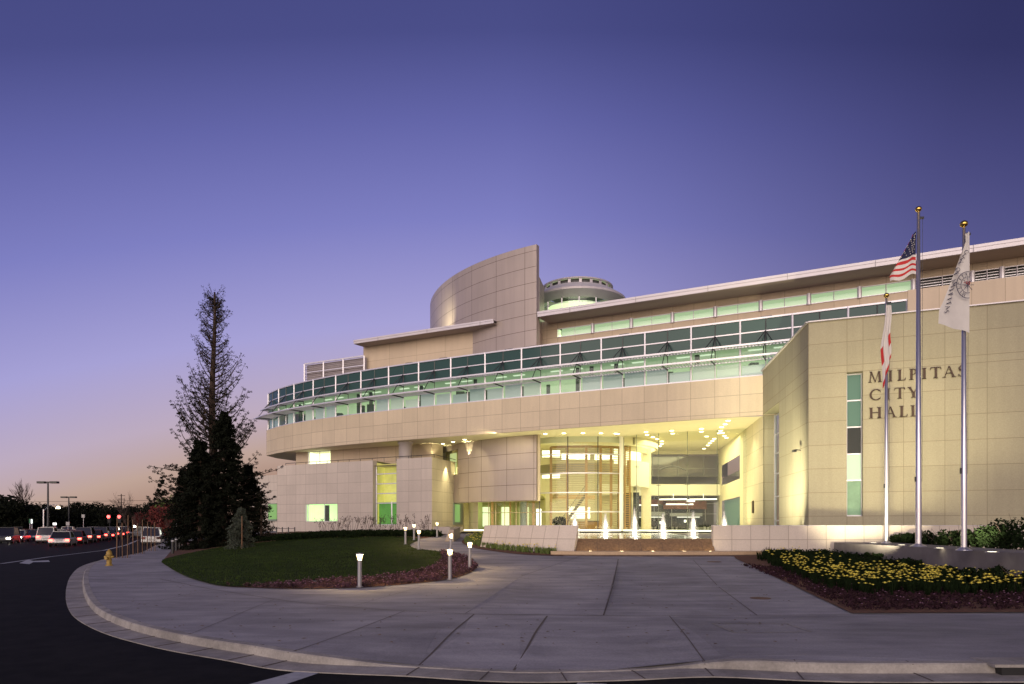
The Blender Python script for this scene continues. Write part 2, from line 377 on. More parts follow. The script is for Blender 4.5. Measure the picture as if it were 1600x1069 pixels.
# crosswalk and lane paint, on the asphalt
def rp(x, y, z=-.16):
    D = (EYE-z)*F/(y-HY); return ((x-800)/F*D, D, z)
pm = MB()
for q in (((330,1085),(498,1040),(524,1043),(400,1085)), ((880,1090),(903,1066.5),(948,1068.5),(952,1090))): pm.poly([rp(*p) for p in q])
for a in ((0,881,78,870), (78,870,162.5,860), (162.5,860,196.6,852), (196.6,852,216,844)):
    p, q = Vector(rp(a[0], a[1])), Vector(rp(a[2], a[3])); d = Vector((0, .32, 0)); pm.poly([p-d, q-d, q+d, p+d])
struct('road_markings', pm, PAINT)
am = MB(); am.poly([rp(x, y, -.158) for x, y in ((30,880),(44,874.5),(52,876.6),(76,875.4),(78,878),(52,878.4),(46,881.5))]); struct('bike_lane_arrow', am, PAINT)
# gutter inlet on the far right
ci = thing('storm_drain', 'dark curb inlet opening at the right end of the curb', 'storm drain', (*gp(1580,1045), -.1))
i0, i1 = gp(1556,1037), gp(1700,1037)
m_ = MB(); m_.prism([(i0[0], i0[1]-.12), (i1[0], i1[1]-.12), (i1[0], i1[1]+.05), (i0[0], i0[1]+.05)], -.15, -.03); m_.build('opening', BLACK, ci)
m_ = MB(); m_.prism([(i0[0]-.1, i0[1]-.13), (i1[0], i1[1]-.13), (i1[0], i1[1]+.4), (i0[0]-.1, i0[1]+.4)], -.03, .012); m_.build('cover_slab', CURBM, ci)
# pavement covers
mp_ = gz(1188,935); m_ = MB(); m_.lathe((mp_[0], mp_[1], mp_[2]), [(0,.012),(.26,.012),(.27,.002)], 20); tag(m_.build('access_cover', mat('rusty_iron', (.11,.05,.03), .7, var=.3)), 'round rusty access cover in the plaza near the mulch bed', 'manhole cover')
mp_ = gz(1116,878); m_ = MB(); m_.lathe((mp_[0], mp_[1], mp_[2]), [(0,.012),(.3,.012),(.31,.002)], 20); tag(m_.build('access_cover', MATS['rusty_iron']), 'small round cover in the plaza just before the fountain step', 'manhole cover')
ub = MB(); qs = [gp(*p) for p in ((1113,975),(1228,975),(1268,988),(1148,989.5))]; strip(qs+[qs[0]], .05, .012, mb=ub)
tag(ub.build('utility_vault_lid', CURBM), 'faint rectangular frame of a utility vault lid in the sidewalk', 'vault lid')

# ------------------------------------------------------------------ lawn, beds
lawn_px = [(254,876),(262,886),(286.5,900),(317.5,910.5),(349,917),(400,917.5),(455,911),(520,906),(590,902),(640,895),(678,884),(690,874),(688.5,863),(665,860),(649.5,858),(641,854),(643,850),(655,843.5),(640,840),(600,839.2),(530,840.5),(435,845.5),(350,855),(290,866)]
lawn = smooth_poly([gp(*p) for p in lawn_px], 3); struct('lawn', sheet(lawn, .035), TURF)
bedA = smooth_poly([gp(*p) for p in [(349,917),(435,920.4),(510,920.4),(562,919),(630,914),(695,907),(727.5,898.6),(743.7,889),(740.5,880.7),(727.5,871),(688.5,862),(692,874),(678,886),(640,897),(590,904),(520,908),(455,913),(400,917)]], 3)
struct('mulch_bed', sheet(bedA, .022), MULCH)
bedC = [gp(*p) for p in [(254,877),(275,869),(290,869),(350,859),(420,850),(500,844),(600,842),(655,842.5),(690,838),(700,834.5)]]+[(-7.0,72),(-8.6, 74.6),(-28.9, 86.2),(-37, 90),(-36.5, 76),(-27, 56)]
struct('planting_bed', sheet(bedC, .022), MULCH)
bedL = smooth_poly([gp(*p) for p in [(755,834.7),(735,840),(725,843),(722,848.5),(735,855),(757,859.5),(797,865),(831,867.7),(880,869.5)]], 3, False)+[(3.0,37.2),(-1.5,39.5)]
struct('mulch_bed', sheet(bedL, .022), MULCH)
rb = [gp(1146,869), gp(1150,873.5), gp(1240,916), gp(1331,959.5), gp(1480,958.5), gp(1760,957), (34, 20), (34, 38), (11.5, 35.9)]
RB = rb
struct('mulch_bed', sheet(rb, .022), MULCH)

def rnd_in(poly):
    x0, x1 = min(p[0] for p in poly), max(p[0] for p in poly); y0, y1 = min(p[1] for p in poly), max(p[1] for p in poly)
    while True:
        p = (random.uniform(x0, x1), random.uniform(y0, y1))
        if inside(p, poly): return p
gr = MB()
for _ in range(42000):
    p = rnd_in(lawn)
    if p[1] > 40 and random.random() < .5: continue
    a = random.uniform(0, 2*PI); h = random.uniform(.03, .075); w = .012; z = g(*p)+.03; c, s_ = math.cos(a)*w, math.sin(a)*w; lx, ly = random.uniform(-.04, .04), random.uniform(-.04, .04)
    gr.poly([(p[0]-c, p[1]-s_, z), (p[0]+c, p[1]+s_, z), (p[0]+lx, p[1]+ly, z+h)])
tag(gr.build('grass', BLADE), kind='stuff')

def leafcloud(mb, c, rad, n, sz, flat=1.0):
    for _ in range(n):
        while True:
            q = Vector((random.uniform(-1,1), random.uniform(-1,1), random.uniform(-1,1)))
            if q.length < 1: break
        p = Vector(c)+Vector((q.x*rad[0], q.y*rad[1], q.z*rad[2]))
        a = Vector((random.gauss(0,1), random.gauss(0,1), random.gauss(0,1)*flat)).normalized(); b = a.orthogonal().normalized()
        b = (b*math.cos(1.3)+a.cross(b)*math.sin(random.uniform(0,6))).normalized(); s_ = sz*random.uniform(.6,1.3)
        mb.poly([p-a*s_, p+b*s_*.5, p+a*s_, p-b*s_*.5])
def clump(mb, p, h, n, w=.02, sp=.12):
    """upright strap leaves from one crown"""
    for _ in range(n):
        a = random.uniform(0, 2*PI); l_ = random.uniform(.2, 1)*sp; b = Vector(p)+Vector((random.uniform(-.05,.05), random.uniform(-.05,.05), 0)); hh = h*random.uniform(.6,1)
        t = b+Vector((math.cos(a)*l_, math.sin(a)*l_, hh)); sd = Vector((-math.sin(a), math.cos(a), 0))*w/2; mid = b.lerp(t, .6)+Vector((0,0,hh*.12))
        mb.poly([b-sd, b+sd, mid+sd, t, mid-sd])
def flower(mb, p, r):
    for k in range(5):
        a = 2*PI*k/5+random.random(); mb.poly([p, Vector(p)+Vector((math.cos(a-.5)*r, math.sin(a-.5)*r, r*.35)), Vector(p)+Vector((math.cos(a+.1)*r*1.25, math.sin(a+.1)*r*1.25, r*.3)), Vector(p)+Vector((math.cos(a+.6)*r, math.sin(a+.6)*r, r*.35))])
    mb.lathe(p, [(r*.45, r*.6), (r*.32, 0)], 6)
def ground_plants(name, poly, n, h, mats, flo=0, hw=.03, cat=None, seed=1, leaf=.05, dens=None):
    random.seed(seed); mb = MB()
    for _ in range(n):
        p = rnd_in(poly)
        if dens and random.random() > dens(p): continue
        z = g(*p)+.02; mb.cur = 0; hh = h*random.uniform(.6,1.2); r = random.uniform(.7,1.3)*leaf*2.2
        leafcloud(mb, (p[0], p[1], z+hh*.5), (r, r, hh*.5), 9, leaf)
        if flo and random.random() < flo: mb.cur = 1; flower(mb, (p[0], p[1], z+hh*1.05), .028)
    return tag(mb.build(name, mats), kind='stuff')
bedAf = [p for p in bedA]
ground_plants('purple_ground_cover', bedA, 1250, .14, [PURP, PINKF], .35, seed=2, leaf=.045)
rbflat = [gp(1160,884), gp(1240,914), gp(1330,955), gp(1480,955), gp(1700,953), gp(1700,925), gp(1480,912), gp(1330,905), gp(1240,890)]
ground_plants('purple_ground_cover', rbflat, 1900, .11, [mat('dark_purple_leaf', (.05,.022,.035), .9, col2=(.02,.012,.012), scale=4, spec=.05), PINKF], .08, seed=3, leaf=.04)
gbed = [gp(1200,866), gp(1290,866), gp(1345,873), gp(1420,880), gp(1500,889), gp(1640,900), gp(1640,922), gp(1500,903), gp(1400,892), gp(1300,880)]
ground_plants('low_green_plants', gbed, 1500, .26, [LEAFM], 0, seed=8, leaf=.06)
# daffodils
def daffs(poly, n, label, seed, h=.36, fl0=.7, m=LEAFM, dens=None):
    random.seed(seed); lv = MB(); fm = MB()
    for _ in range(n):
        p = rnd_in(poly); z = g(*p)+.02; dn_ = noise.noise(Vector((p[0]*.9+seed, p[1]*.9, 0))); fl = fl0*max(0, min(1, .75+dn_*1.8))*(1 if dens is None else dens(p)); clump(lv, (p[0], p[1], z), h, 10, .022, .12)
        if random.random() < fl:
            for _k in range(random.choice((1, 2, 2, 3))):
                q = Vector((p[0]+random.uniform(-.14,.14), p[1]+random.uniform(-.14,.14), z+h*random.uniform(.75,1.3))); lv.bar((p[0], p[1], z), q, .008); flower(fm, q, random.uniform(.035,.065))
    tag(lv.build('daffodil_leaves', m), kind='stuff'); tag(fm.build('daffodil_flowers', YEL), kind='stuff')
dz = [gp(1183,863,.35), gp(1235,883,.35), gp(1300,905,.35), gp(1360,914,.35), gp(1440,912,.35), gp(1620,912,.35), gp(1640,896,.35), gp(1560,896,.35), gp(1440,889,.35), gp(1380,882,.35), gp(1330,870,.35), gp(1270,860,.35), gp(1200,854,.35)]
daffs(dz, 1050, '', 5, .40, .75, dens=lambda p: max(.06, 1-max(0, (p[0]-7.6))*.03) if (p[1] < 25.5+ (0 if p[0] > 12.5 else (12.5-p[0])*2.3)) else .12)
bl = smooth_poly([gp(*p) for p in [(757,838),(735,842),(726,846),(728,850),(742,854),(765,858),(800,862),(840,865.5),(872,867),(850,861),(810,852)]], 2)
daffs(bl, 760, '', 6, .34, .30, LEAFY)

# ------------------------------------------------------------------ city hall
CX = [-32.47,-29.96,-27.06,-23.91,-20.58,-17.13,-13.60,-10.01,-6.38,-2.72,.96,4.66,8.36,12.08,15.80,19.52,23.25,26.98,30.71]
CY = [93.91,90.58,87.58,84.86,82.36,80.02,77.81,75.70,73.65,71.66,69.71,67.78,65.88,63.99,62.12,60.25,58.39,56.53,54.68]
for _ in range(4): CX.append(CX[-1]+3.73); CY.append(CY[-1]-1.86)
def Cp(s, off=0):
    i = max(0, min(len(CX)-2, int(s))); t = s-i
    def P_(k):
        k = max(0, min(len(CX)-1, k)); return CX[k], CY[k]
    p0, p1, p2, p3 = P_(i-1), P_(i), P_(i+1), P_(i+2)
    q = [.5*((2*p1[j])+(-p0[j]+p2[j])*t+(2*p0[j]-5*p1[j]+4*p2[j]-p3[j])*t*t+(-p0[j]+3*p1[j]-3*p2[j]+p3[j])*t**3) for j in (0,1)]
    d = [.5*((-p0[j]+p2[j])+2*(2*p0[j]-5*p1[j]+4*p2[j]-p3[j])*t+3*(-p0[j]+3*p1[j]-3*p2[j]+p3[j])*t*t) for j in (0,1)]
    l_ = math.hypot(*d); nx, ny = d[1]/l_, -d[0]/l_      # outward: towards the street
    return (q[0]+nx*off, q[1]+ny*off)
def C3(s, off, z): p = Cp(s, off); return (p[0], p[1], z)
ZT, Z1, Z2, Z3, ZB = 19.45, 18.29, 17.12, 15.92, 14.53
ZS = 11.13     # underside of the cantilevered floor
FL = 1.30      # lobby floor

hall = thing('city_hall', 'curved cream stone city hall with a long ribbon window and glazed lobby', 'building', (0, 70, 0))

def pwall(mb, pts, zs, skip=None, cap=0):
    """clad wall along plan points (left to right as seen from outside) with panel rows zs"""
    for i in range(len(pts)-1):
        a, b = pts[i], pts[i+1]; w = math.hypot(b[0]-a[0], b[1]-a[1])
        for k in range(len(zs)-1):
            if skip and skip(i, k): continue
            h = zs[k+1]-zs[k]
            mb.face(mb.add([(a[0],a[1],zs[k]), (b[0],b[1],zs[k]), (b[0],b[1],zs[k+1]), (a[0],a[1],zs[k+1])]), [(0,0),(w,0),(w,h),(0,h)])
def divide(a, b, us):
    return [(a[0]+(b[0]-a[0])*u, a[1]+(b[1]-a[1])*u) for u in us]

# stone band of the cantilevered floor
mb = MB(); pts = [Cp(i/2, .28) for i in range(0, 37)]; pts2 = [(-29.9,101.5)]+[Cp(0, .28)]
pwall(mb, pts, [ZS, 11.48, 12.99, ZB-.03]); pwall(mb, [(-31.0,101.9), (-32.5,97.5), pts[0]], [ZS, 11.48, 12.99, ZB-.03])
for i in range(36): mb.quad(C3(i/2,.28,ZB-.03), C3(i/2+.5,.28,ZB-.03), C3(i/2+.5,-.3,ZB-.03), C3(i/2,-.3,ZB-.03))
mb.build('stone_band', STONE, hall)
# soffit
sof = [Cp(i/2, .27) for i in range(0, 31)]+[(21.9,59.4),(25.7,87.4),(25.7,90.5),(8,95),(-12,100),(-30.9,101.9)]
mb = MB(); m2_ = sheet(sof, ZS, 4, zf=lambda x, y: 0); m2_.build('soffit', CREAM, hall)
mb = MB(); mb.prism([(p[0], p[1]) for p in sof], ZS+.06, ZS+.3) if False else None

# ribbon window, bay by bay
for b in range(18):
    fr = MB(); u0, u1, um = b, b+1, b+.5
    def rail(z, w=.10, d=.10, s0=None, s1=None, mb_=None):
        for k in range(2):
            a, c = u0+k/2, u0+k/2+.5; (mb_ or fr).bar(C3(a,.03,z), C3(c,.03,z), d, w)
    rail(ZT-.05, .14, .16); rail(Z1); rail(ZB+.05, .12, .14)
    rail(Z2, .08); rail(Z3, .08)
    fr.bar(C3(u0,.05,ZB), C3(u0,.05,ZT), .13)
    if b == 17: fr.bar(C3(18,.05,ZB), C3(18,.05,ZT), .16)
    fr.bar(C3(um,.04,ZB), C3(um,.04,Z3), .08)
    w = fr.build('ribbon_window_bay', WMET, hall)
    dm = MB(); dm.bar(C3(um,.03,Z3), C3(um,.03,ZT), .06); dm.build('dark_mullion', DMET, w)
    sp_ = MB()
    for k in range(2):
        a, c = u0+k/2, u0+k/2+.5; sp_.quad(C3(a,0,Z2), C3(c,0,Z2), C3(c,0,ZT), C3(a,0,ZT))
    sp_.build('dark_upper_pane', TEAL, w)
    gp_ = MB()
    for k in range(2):
        a, c = u0+k/2, u0+k/2+.5; gp_.quad(C3(a,0,ZB), C3(c,0,ZB), C3(c,0,Z2), C3(a,0,Z2))
    gp_.build('lower_pane', GLASSG, w)
    bd = MB()
    for k in range(2):
        if (b, k) in ((1,0),(4,0),(4,1),(5,0),(10,1),(11,0),(2,0)): continue
        a, c = u0+k/2, u0+k/2+.5; zz = (16.05, 15.9, 16.05, 15.75, 16.05, 15.55, 16.0)[(b*5+k*3) % 7]
        bd.quad(C3(a+.03,-.18,ZB), C3(c-.03,-.18,ZB), C3(c-.03,-.18,zz), C3(a+.03,-.18,zz))
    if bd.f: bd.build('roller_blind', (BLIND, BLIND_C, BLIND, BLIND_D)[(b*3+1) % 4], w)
# office behind the ribbon
mb = MB()
for i in range(36):
    a, c = i/2, i/2+.5; mb.quad(C3(a,-5.5,ZB), C3(c,-5.5,ZB), C3(c,-5.5,Z2+.2), C3(a,-5.5,Z2+.2))
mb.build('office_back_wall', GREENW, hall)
mb = MB()
for i in range(36):
    a, c = i/2, i/2+.5; mb.quad(C3(a,-.05,Z2), C3(c,-.05,Z2), C3(c,-5.6,Z2), C3(a,-5.6,Z2)); mb.quad(C3(a,-.02,ZB), C3(c,-.02,ZB), C3(c,-5.6,ZB), C3(a,-5.6,ZB))
mb.build('office_ceiling', mat('office_tile', (.75,.8,.66), .8, emit=(.6,.85,.55), es=.12), hall)  # faint room light put into ceiling and floor as emission
for i in range(0, 36):
    if i % 3 == 2: continue
    mb = MB(); mb.bar(C3(i/2+.12,-1.3,Z2-.04), C3(i/2+.42,-1.3,Z2-.04), .3, .05)
    mb.build('office_light_strip', LIGHTG, hall)
mb = MB()
for i in range(36):
    a, c = i/2, i/2+.5; mb.quad(C3(a,.02,ZT), C3(c,.02,ZT), C3(c,-9,ZT-.05), C3(a,-9,ZT-.05))
mb.quad(C3(0,0,ZB), C3(0,0,ZT), (-29.5,102,ZT), (-29.5,102,ZB)); mb.build('ribbon_roof', FASC, hall)
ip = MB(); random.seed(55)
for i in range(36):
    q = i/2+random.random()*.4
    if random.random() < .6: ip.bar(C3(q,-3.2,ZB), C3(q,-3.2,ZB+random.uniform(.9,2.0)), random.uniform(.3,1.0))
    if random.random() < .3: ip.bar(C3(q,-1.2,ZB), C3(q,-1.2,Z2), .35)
ip.build('office_furniture', mat('furniture_grey', (.12,.14,.12), .7), hall)  # one dark grey for all the furniture
# sunshades: two projecting gratings per bay with raking struts
for b in range(0, 17):
    u0 = b+.0; um = b+.5; sh = None
    for z, o0, o1 in ((Z3-.05, .25, 1.95), (Z2-.06, .25, 1.05)):
        s_ = MB()
        for k in range(2):
            a, c = u0+k/2, u0+k/2+.5
            s_.bar(C3(a,o1,z), C3(c,o1,z), .14, .15); s_.bar(C3(a,o0,z), C3(c,o0,z), .08, .08)
        for j in range(15):
            q = u0+(j+.5)/15; s_.bar(C3(q,o0,z+.01), C3(q,o1,z+.01), .10, .05)
        sh = s_.build('sunshade', WMET, hall) if sh is None else (s_.build('upper_grating', WMET, sh), sh)[1]
    br = MB()
    br.bar(C3(um,.05,Z2-.12), C3(um,1.05,Z2-.12), .06, .1); br.bar(C3(um,.05,Z3-.12), C3(um,1.95,Z3-.12), .07, .12)
    for du in (-.16, .16): br.tube([C3(um,.12,Z1), C3(um+du,1.0,Z2)], .04, 5)
    br.tube([C3(um,.12,Z1), C3(um,1.9,Z3)], .04, 5); br.build('bracket', DMET, sh)
# stone continuing right of the ribbon window
mb = MB(); e0, e1 = Cp(18,.2), Cp(22,.2); us = [i/8 for i in range(9)]
pwall(mb, divide(e0, e1, us), [9.3, 12.9, 14.5, 16.3, 18.1, 20.1]); mb.quad((*e0,20.1), (*e1,20.1), (e1[0]+4,e1[1]+7,20.1), (e0[0]+4,e0[1]+7,20.1)); mb.quad((*e0,9.3),(*e0,20.1),(e0[0]+4,e0[1]+7,20.1),(e0[0]+4,e0[1]+7,9.3)); mb.build('upper_side_wall', STUCCO, hall)

# ---- upper storey: clerestory wall and sloping roof planes; lines are D + .514 X = k
def LP(k, X): return (X, k-.514*X)
def LX(k, x):   # point of the line seen in photo column x
    q = (x-800)/F; D = k/(1+.514*q); return (q*D, D)
posts = [926.5, 986.8, 1051, 1117.8, 1188.8, 1264, 1343, 1427, 1519, 1565.5, 1613]
KW = 76.5; ZC0, ZC1 = 21.62, 22.52
Xp = [LX(KW, x)[0] for x in posts]; X871 = LX(KW, 871)[0]
seg = [LX(KW, 838)[0], X871]+Xp
mb = MB()
wp = []
for i in range(len(seg)-1): wp += [LP(KW, seg[i]), LP(KW, (seg[i]+seg[i+1])/2)]
wp += [LP(KW, seg[-1]), LP(KW, 60)]
pwall(mb, wp, [18.4, 20.2, ZC0, ZC1, 23.5], skip=lambda i, k: k == 2 and 2 <= i < len(wp)-2); mb.build('clerestory_wall', STUCCO, hall)
n_in = (.457, .889)
for i in range(1, len(seg)-1):
    a, c = LP(KW, seg[i]), LP(KW, seg[i+1]); fr = MB(); w_ = c[0]-a[0]
    A = lambda t, o, z: (a[0]+(c[0]-a[0])*t+n_in[0]*o, a[1]+(c[1]-a[1])*t+n_in[1]*o, z)
    fr.bar(A(0,-.02,ZC0+.03), A(1,-.02,ZC0+.03), .14, .07); fr.bar(A(0,-.02,ZC1-.03), A(1,-.02,ZC1-.03), .14, .07)
    fr.bar(A(.5,-.02,ZC0), A(.5,-.02,ZC1), .07); fr.tube([A(1,-.05,ZC0-.05), A(1,-.05,ZC1+.05)], .2, 10); fr.bar(A(.02,-.02,ZC0), A(.02,-.02,ZC1), .07)
    wd = fr.build('clerestory_window', WMET, hall)
    pm_ = MB()
    louv = i >= len(seg)-4
    if louv:
        for j in range(3): pm_.bar(A(.03,.06,ZC0+.22+j*.22), A(.97,.06,ZC0+.22+j*.22), .06, .035)
        pm_.build('louvre_slats', SMET, wd); q = MB(); q.quad(A(0,.2,ZC0), A(1,.2,ZC0), A(1,.2,ZC1), A(0,.2,ZC1)); q.build('dark_backing', BLACK, wd)
    else:
        pm_.quad(A(.02,.05,ZC0), A(.98,.05,ZC0), A(.98,.05,ZC1), A(.02,.05,ZC1)); pm_.build('pane', GLASSG, wd)
        q = MB(); q.quad(A(0,1.2,ZC0-1), A(1,1.2,ZC0-1), A(1,1.2,ZC1+.4), A(0,1.2,ZC1+.4)); q.build('lit_ceiling', emis('lit_ceiling_glow', (.66,.86,.52), .62), wd)
def roof_edge(name, k, X0, X1, z, th, back, m=FASC):
    r_ = MB(); a, c = LP(k, X0), LP(k, X1)
    B = lambda p, o, zz: (p[0]+n_in[0]*o, p[1]+n_in[1]*o, zz)
    r_.hexa([B(a,0,z-th), B(c,0,z-th), B(c,.12,z-th), B(a,.12,z-th)], [B(a,0,z), B(c,0,z), B(c,.12,z), B(a,.12,z)])
    r_.hexa([B(a,.1,z-.1), B(c,.1,z-.1), B(c,back,z+.15), B(a,back,z+.15)], [B(a,.1,z), B(c,.1,z), B(c,back,z+.3), B(a,back,z+.3)])
    r_.hexa([B(a,-.05,z-th*.42), B(c,-.05,z-th*.42), B(c,0,z-th*.42), B(a,0,z-th*.42)], [B(a,-.05,z), B(c,-.05,z), B(c,0,z), B(a,0,z)])
    o = r_.build(name, m, hall)
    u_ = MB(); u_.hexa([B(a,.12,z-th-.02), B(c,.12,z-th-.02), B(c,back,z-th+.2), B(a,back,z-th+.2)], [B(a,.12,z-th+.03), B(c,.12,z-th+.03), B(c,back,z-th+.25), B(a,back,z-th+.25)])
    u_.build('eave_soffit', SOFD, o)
    j_ = MB(); X = X0+3.2
    while X < X1:
        p = LP(k, X); j_.box(B(p,-.055,z-th/2), (.03,.02,th), math.atan(-.514)); X += 6
    j_.build('seam', mat('seam_grey', (.25,.23,.25), .6), o); return o
ZR = 23.62
roof_edge('main_roof', 72.97, LX(72.97,839.5)[0], 62, ZR, .52, 9)
roof_edge('side_roof', 72.97, LX(72.97,552.5)[0], LX(72.97,771)[0], ZR-.05, .42, 6)
# box under the side roof
mb = MB(); a, c = LX(75.2,567.8), LX(75.2,742)
pwall(mb, divide(a, c, [i/4 for i in range(5)]), [18.3, 19.8, 21.4, 23.3]); mb.quad((*a,18.3), (*a,23.3), (a[0]+3,a[1]+7,23.3), (a[0]+3,a[1]+7,18.3)); mb.build('side_storey_wall', STUCCO, hall)
# louvred plant screen
mb = MB(); a, c = LX(74.4,475.7), LX(74.4,569); zt = 21.95; sl_ = MB()
for t in (0, .33, .66, 1): p = divide(a, c, [t])[0]; mb.bar((*p,18.5), (*p,zt), .14)
mb.bar((*a,zt), (*c,zt), .16, .18); mb.bar((*a,zt-1.1), (*c,zt-1.1), .1, .1)
pb = mb.build('plant_screen_frame', WMET, hall)
for j in range(16): z = 18.6+j*.21; sl_.bar((a[0]+.05,a[1]+.1,z), (c[0]+.05,c[1]+.1,z), .16, .05)
sl_.quad((a[0]+.2,a[1]+.4,18.3), (c[0]+.2,c[1]+.4,18.3), (c[0]+.2,c[1]+.4,zt-.1), (a[0]+.2,a[1]+.4,zt-.1)); sl_.build('screen_slats', mat('mauve_louvre', (.42,.37,.38), .6), pb)
# small rooftop fixtures on the ribbon edge
for x in (690, 791, 974, 1197, 637):
    s_ = min(range(0, 180), key=lambda q: abs(800+F*Cp(q/10)[0]/Cp(q/10)[1]-x))/10
    m_ = MB(); m_.box(C3(s_,-.5,ZT+.16), (.9,.3,.1), math.atan(-.5)); m_.bar(C3(s_,-.5,ZT-.1), C3(s_,-.5,ZT+.15), .08); m_.build('roof_light_fitting', DMET, hall)

# ---- tall curved blade wall: circle centre (16.7,95.3) r 27.6
BC = (16.7, 95.3); BR = 27.6
def bl_pt(x, r=BR):
    q = (x-800)/F; A_ = q*q+1; B_ = -2*(BC[0]*q+BC[1]); Cc = BC[0]**2+BC[1]**2-r*r; dsc = max(0, B_*B_-4*A_*Cc); D = (-B_-math.sqrt(dsc))/(2*A_); return (q*D, D)
a_r = math.atan2(71.6-BC[1], 2.47-BC[0])   # right end angle
a_l = math.atan2(92-BC[1], -10.6-BC[0]); a_l = a_l if a_l < 0 else a_l-2*PI
def BA(a, r=BR): return (BC[0]+r*math.cos(a), BC[1]+r*math.sin(a))
knots = [a_r-(a_r-a_l)*t for t in (0, .048, .175, .31, .44, .57, .70, .83, 1.0, 1.25)]
knots = [a_r-.012, a_r-.045]+[a_r-.045-(i+1)*.128 for i in range(7)]
knots = [a_r]+knots[1:]
def bl_a(x):
    p = bl_pt(x); return math.atan2(p[1]-BC[1], p[0]-BC[0])
kn = sorted([bl_a(x) for x in (690, 707, 737, 775, 819.8)]+[a_r, bl_a(690)-.13, bl_a(690)-.28, bl_a(690)-.45])
fine = []
for i in range(len(kn)-1):
    fine.append(kn[i])
fine.append(kn[-1])
def curved_panels(mb, angs, zs, r, skip=None, sub=3):
    for i in range(len(angs)-1):
        for j in range(sub):
            t0, t1 = angs[i]+(angs[i+1]-angs[i])*j/sub, angs[i]+(angs[i+1]-angs[i])*(j+1)/sub; a, b = BA(t0, r), BA(t1, r); w = math.hypot(b[0]-a[0], b[1]-a[1])
            for k in range(len(zs)-1):
                if skip and skip(i, k): continue
                u = 0 if j == 0 else 5; h = zs[k+1]-zs[k]
                mb.face(mb.add([(*a,zs[k]), (*b,zs[k]), (*b,zs[k+1]), (*a,zs[k+1])]), [(u,0),(u+w,0),(u+w,h),(u,h)], rnd=(i*7+k*3) % 11/11)
ZBL = 30.5
mb = MB(); zs = [18.6+1.61*i for i in range(8)]; zs = [z for z in zs if z < ZBL-.5]+[ZBL]
curved_panels(mb, kn, zs, BR)
e = BA(a_r); e2 = BA(a_r, BR-.55)
mb.quad((*e,18), (*e2,18), (*e2,ZBL), (*e,ZBL))
for i in range(40):
    t0, t1 = kn[0]+(kn[-1]-kn[0])*i/40, kn[0]+(kn[-1]-kn[0])*(i+1)/40; mb.quad((*BA(t0),ZBL), (*BA(t1),ZBL), (*BA(t1,BR-.55),ZBL), (*BA(t0,BR-.55),ZBL)); mb.quad((*BA(t0,BR-.55),18), (*BA(t1,BR-.55),18), (*BA(t1,BR-.55),ZBL), (*BA(t0,BR-.55),ZBL))
mb.build('blade_wall', METALP, hall)
# return wall behind its right edge
mb = MB(); pwall(mb, [(e[0]-.1,e[1]+1.2),(e[0]+.35,e[1]+1.25),(e[0]+1.0,e[1]+4.5)], [18,20,22,24,26.0,27.6]); mb.build('blade_return', METALP, hall)
m_ = MB(); m_.box((e[0]+.18,e[1]+.9,20.6), (.12,.9,4.6)); m_.build('rust_flashing', mat('brown_flashing', (.12,.05,.03), .6), hall)
# the same wall reappears below the soffit as a hanging metal drum
ZD0 = 4.42
low = [a_r-(i)*.0 for i in range(1)]
lk = sorted([bl_a(x) for x in (690, 715.5, 731.5, 752, 791.5)]+[a_r-.012, a_r])
mb = MB(); curved_panels(mb, lk[1:], [ZD0, 6.05, 7.68, 9.3, ZS+.02], BR); curved_panels(mb, lk[:2], [ZD0, 7.68, 10.45, ZS+.02], BR, skip=lambda i, k: k == 1)
for i in range(24):
    t0, t1 = lk[0]+(lk[-1]-lk[0])*i/24, lk[0]+(lk[-1]-lk[0])*(i+1)/24; mb.quad((*BA(t0),ZD0), (*BA(t1),ZD0), (*BA(t1,BR-.7),ZD0), (*BA(t0,BR-.7),ZD0))
mb.quad((*e,ZD0), (*BA(a_r,BR-.7),ZD0), (*BA(a_r,BR-.7),ZS), (*e,ZS)); mb.build('metal_drum_wall', METALP, hall)
m_ = MB(); p_ = BA(a_r+.006, BR-.2); m_.bar((p_[0],p_[1],ZD0-.05), (p_[0],p_[1],ZS), .28); m_.build('drum_edge_post', mat('tan_trim', (.50,.42,.28), .5), hall)
# terrace door seen in the drum wall
ta = BA(lk[0]+.005, BR-.5); tb = BA(lk[1]-.005, BR-.5)
tm = divide(ta, tb, (.12, .85, .30, .72)); w = MB()
for p in (tm[0], tm[1]): w.bar((*p,8.6), (*p,10.35), .16)
w.bar((*tm[0],10.3), (*tm[1],10.3), .16); w.quad((*ta,8.6), (*tb,8.6), (*tb,10.6), (*ta,10.6)); dr = w.build('terrace_door', mat('olive_plaster', (.50,.47,.22), .8, var=.08), hall)
w = MB(); w.bar((tm[2][0]-.02,tm[2][1]-.12,8.6), (tm[3][0]-.02,tm[3][1]-.12,8.6), .04, 3.3); w.build('door_pane', mat('door_lit_pane', (.2,.25,.1), .4, emit=(.62,.72,.30), es=.7, spec=.2), dr)

# ---- floodlit: entry glazing under the drum
gz0, gz1 = pt(749,800,79), pt(843,800,76.2)
mb = MB(); G0 = (gz0[0], gz0[1]); G1 = (gz1[0], gz1[1])
for t in (0, .16, .28, .43, .62, .80, 1):
    p = divide(G0, G1, [t])[0]; mb.bar((*p,FL), (*p,ZD0+.2), .10)
for z in (FL+.05, 3.28, ZD0+.1): mb.bar((*G0,z), (*G1,z), .08, .08)
en = mb.build('entry_glazing', mat('bronze_frame', (.30,.25,.15), .4, metal=.5), hall)
m_ = MB(); m_.quad((*G0,FL), (*G1,FL), (*G1,ZD0+.2), (*G0,ZD0+.2)); m_.build('pane', GLASS, en)
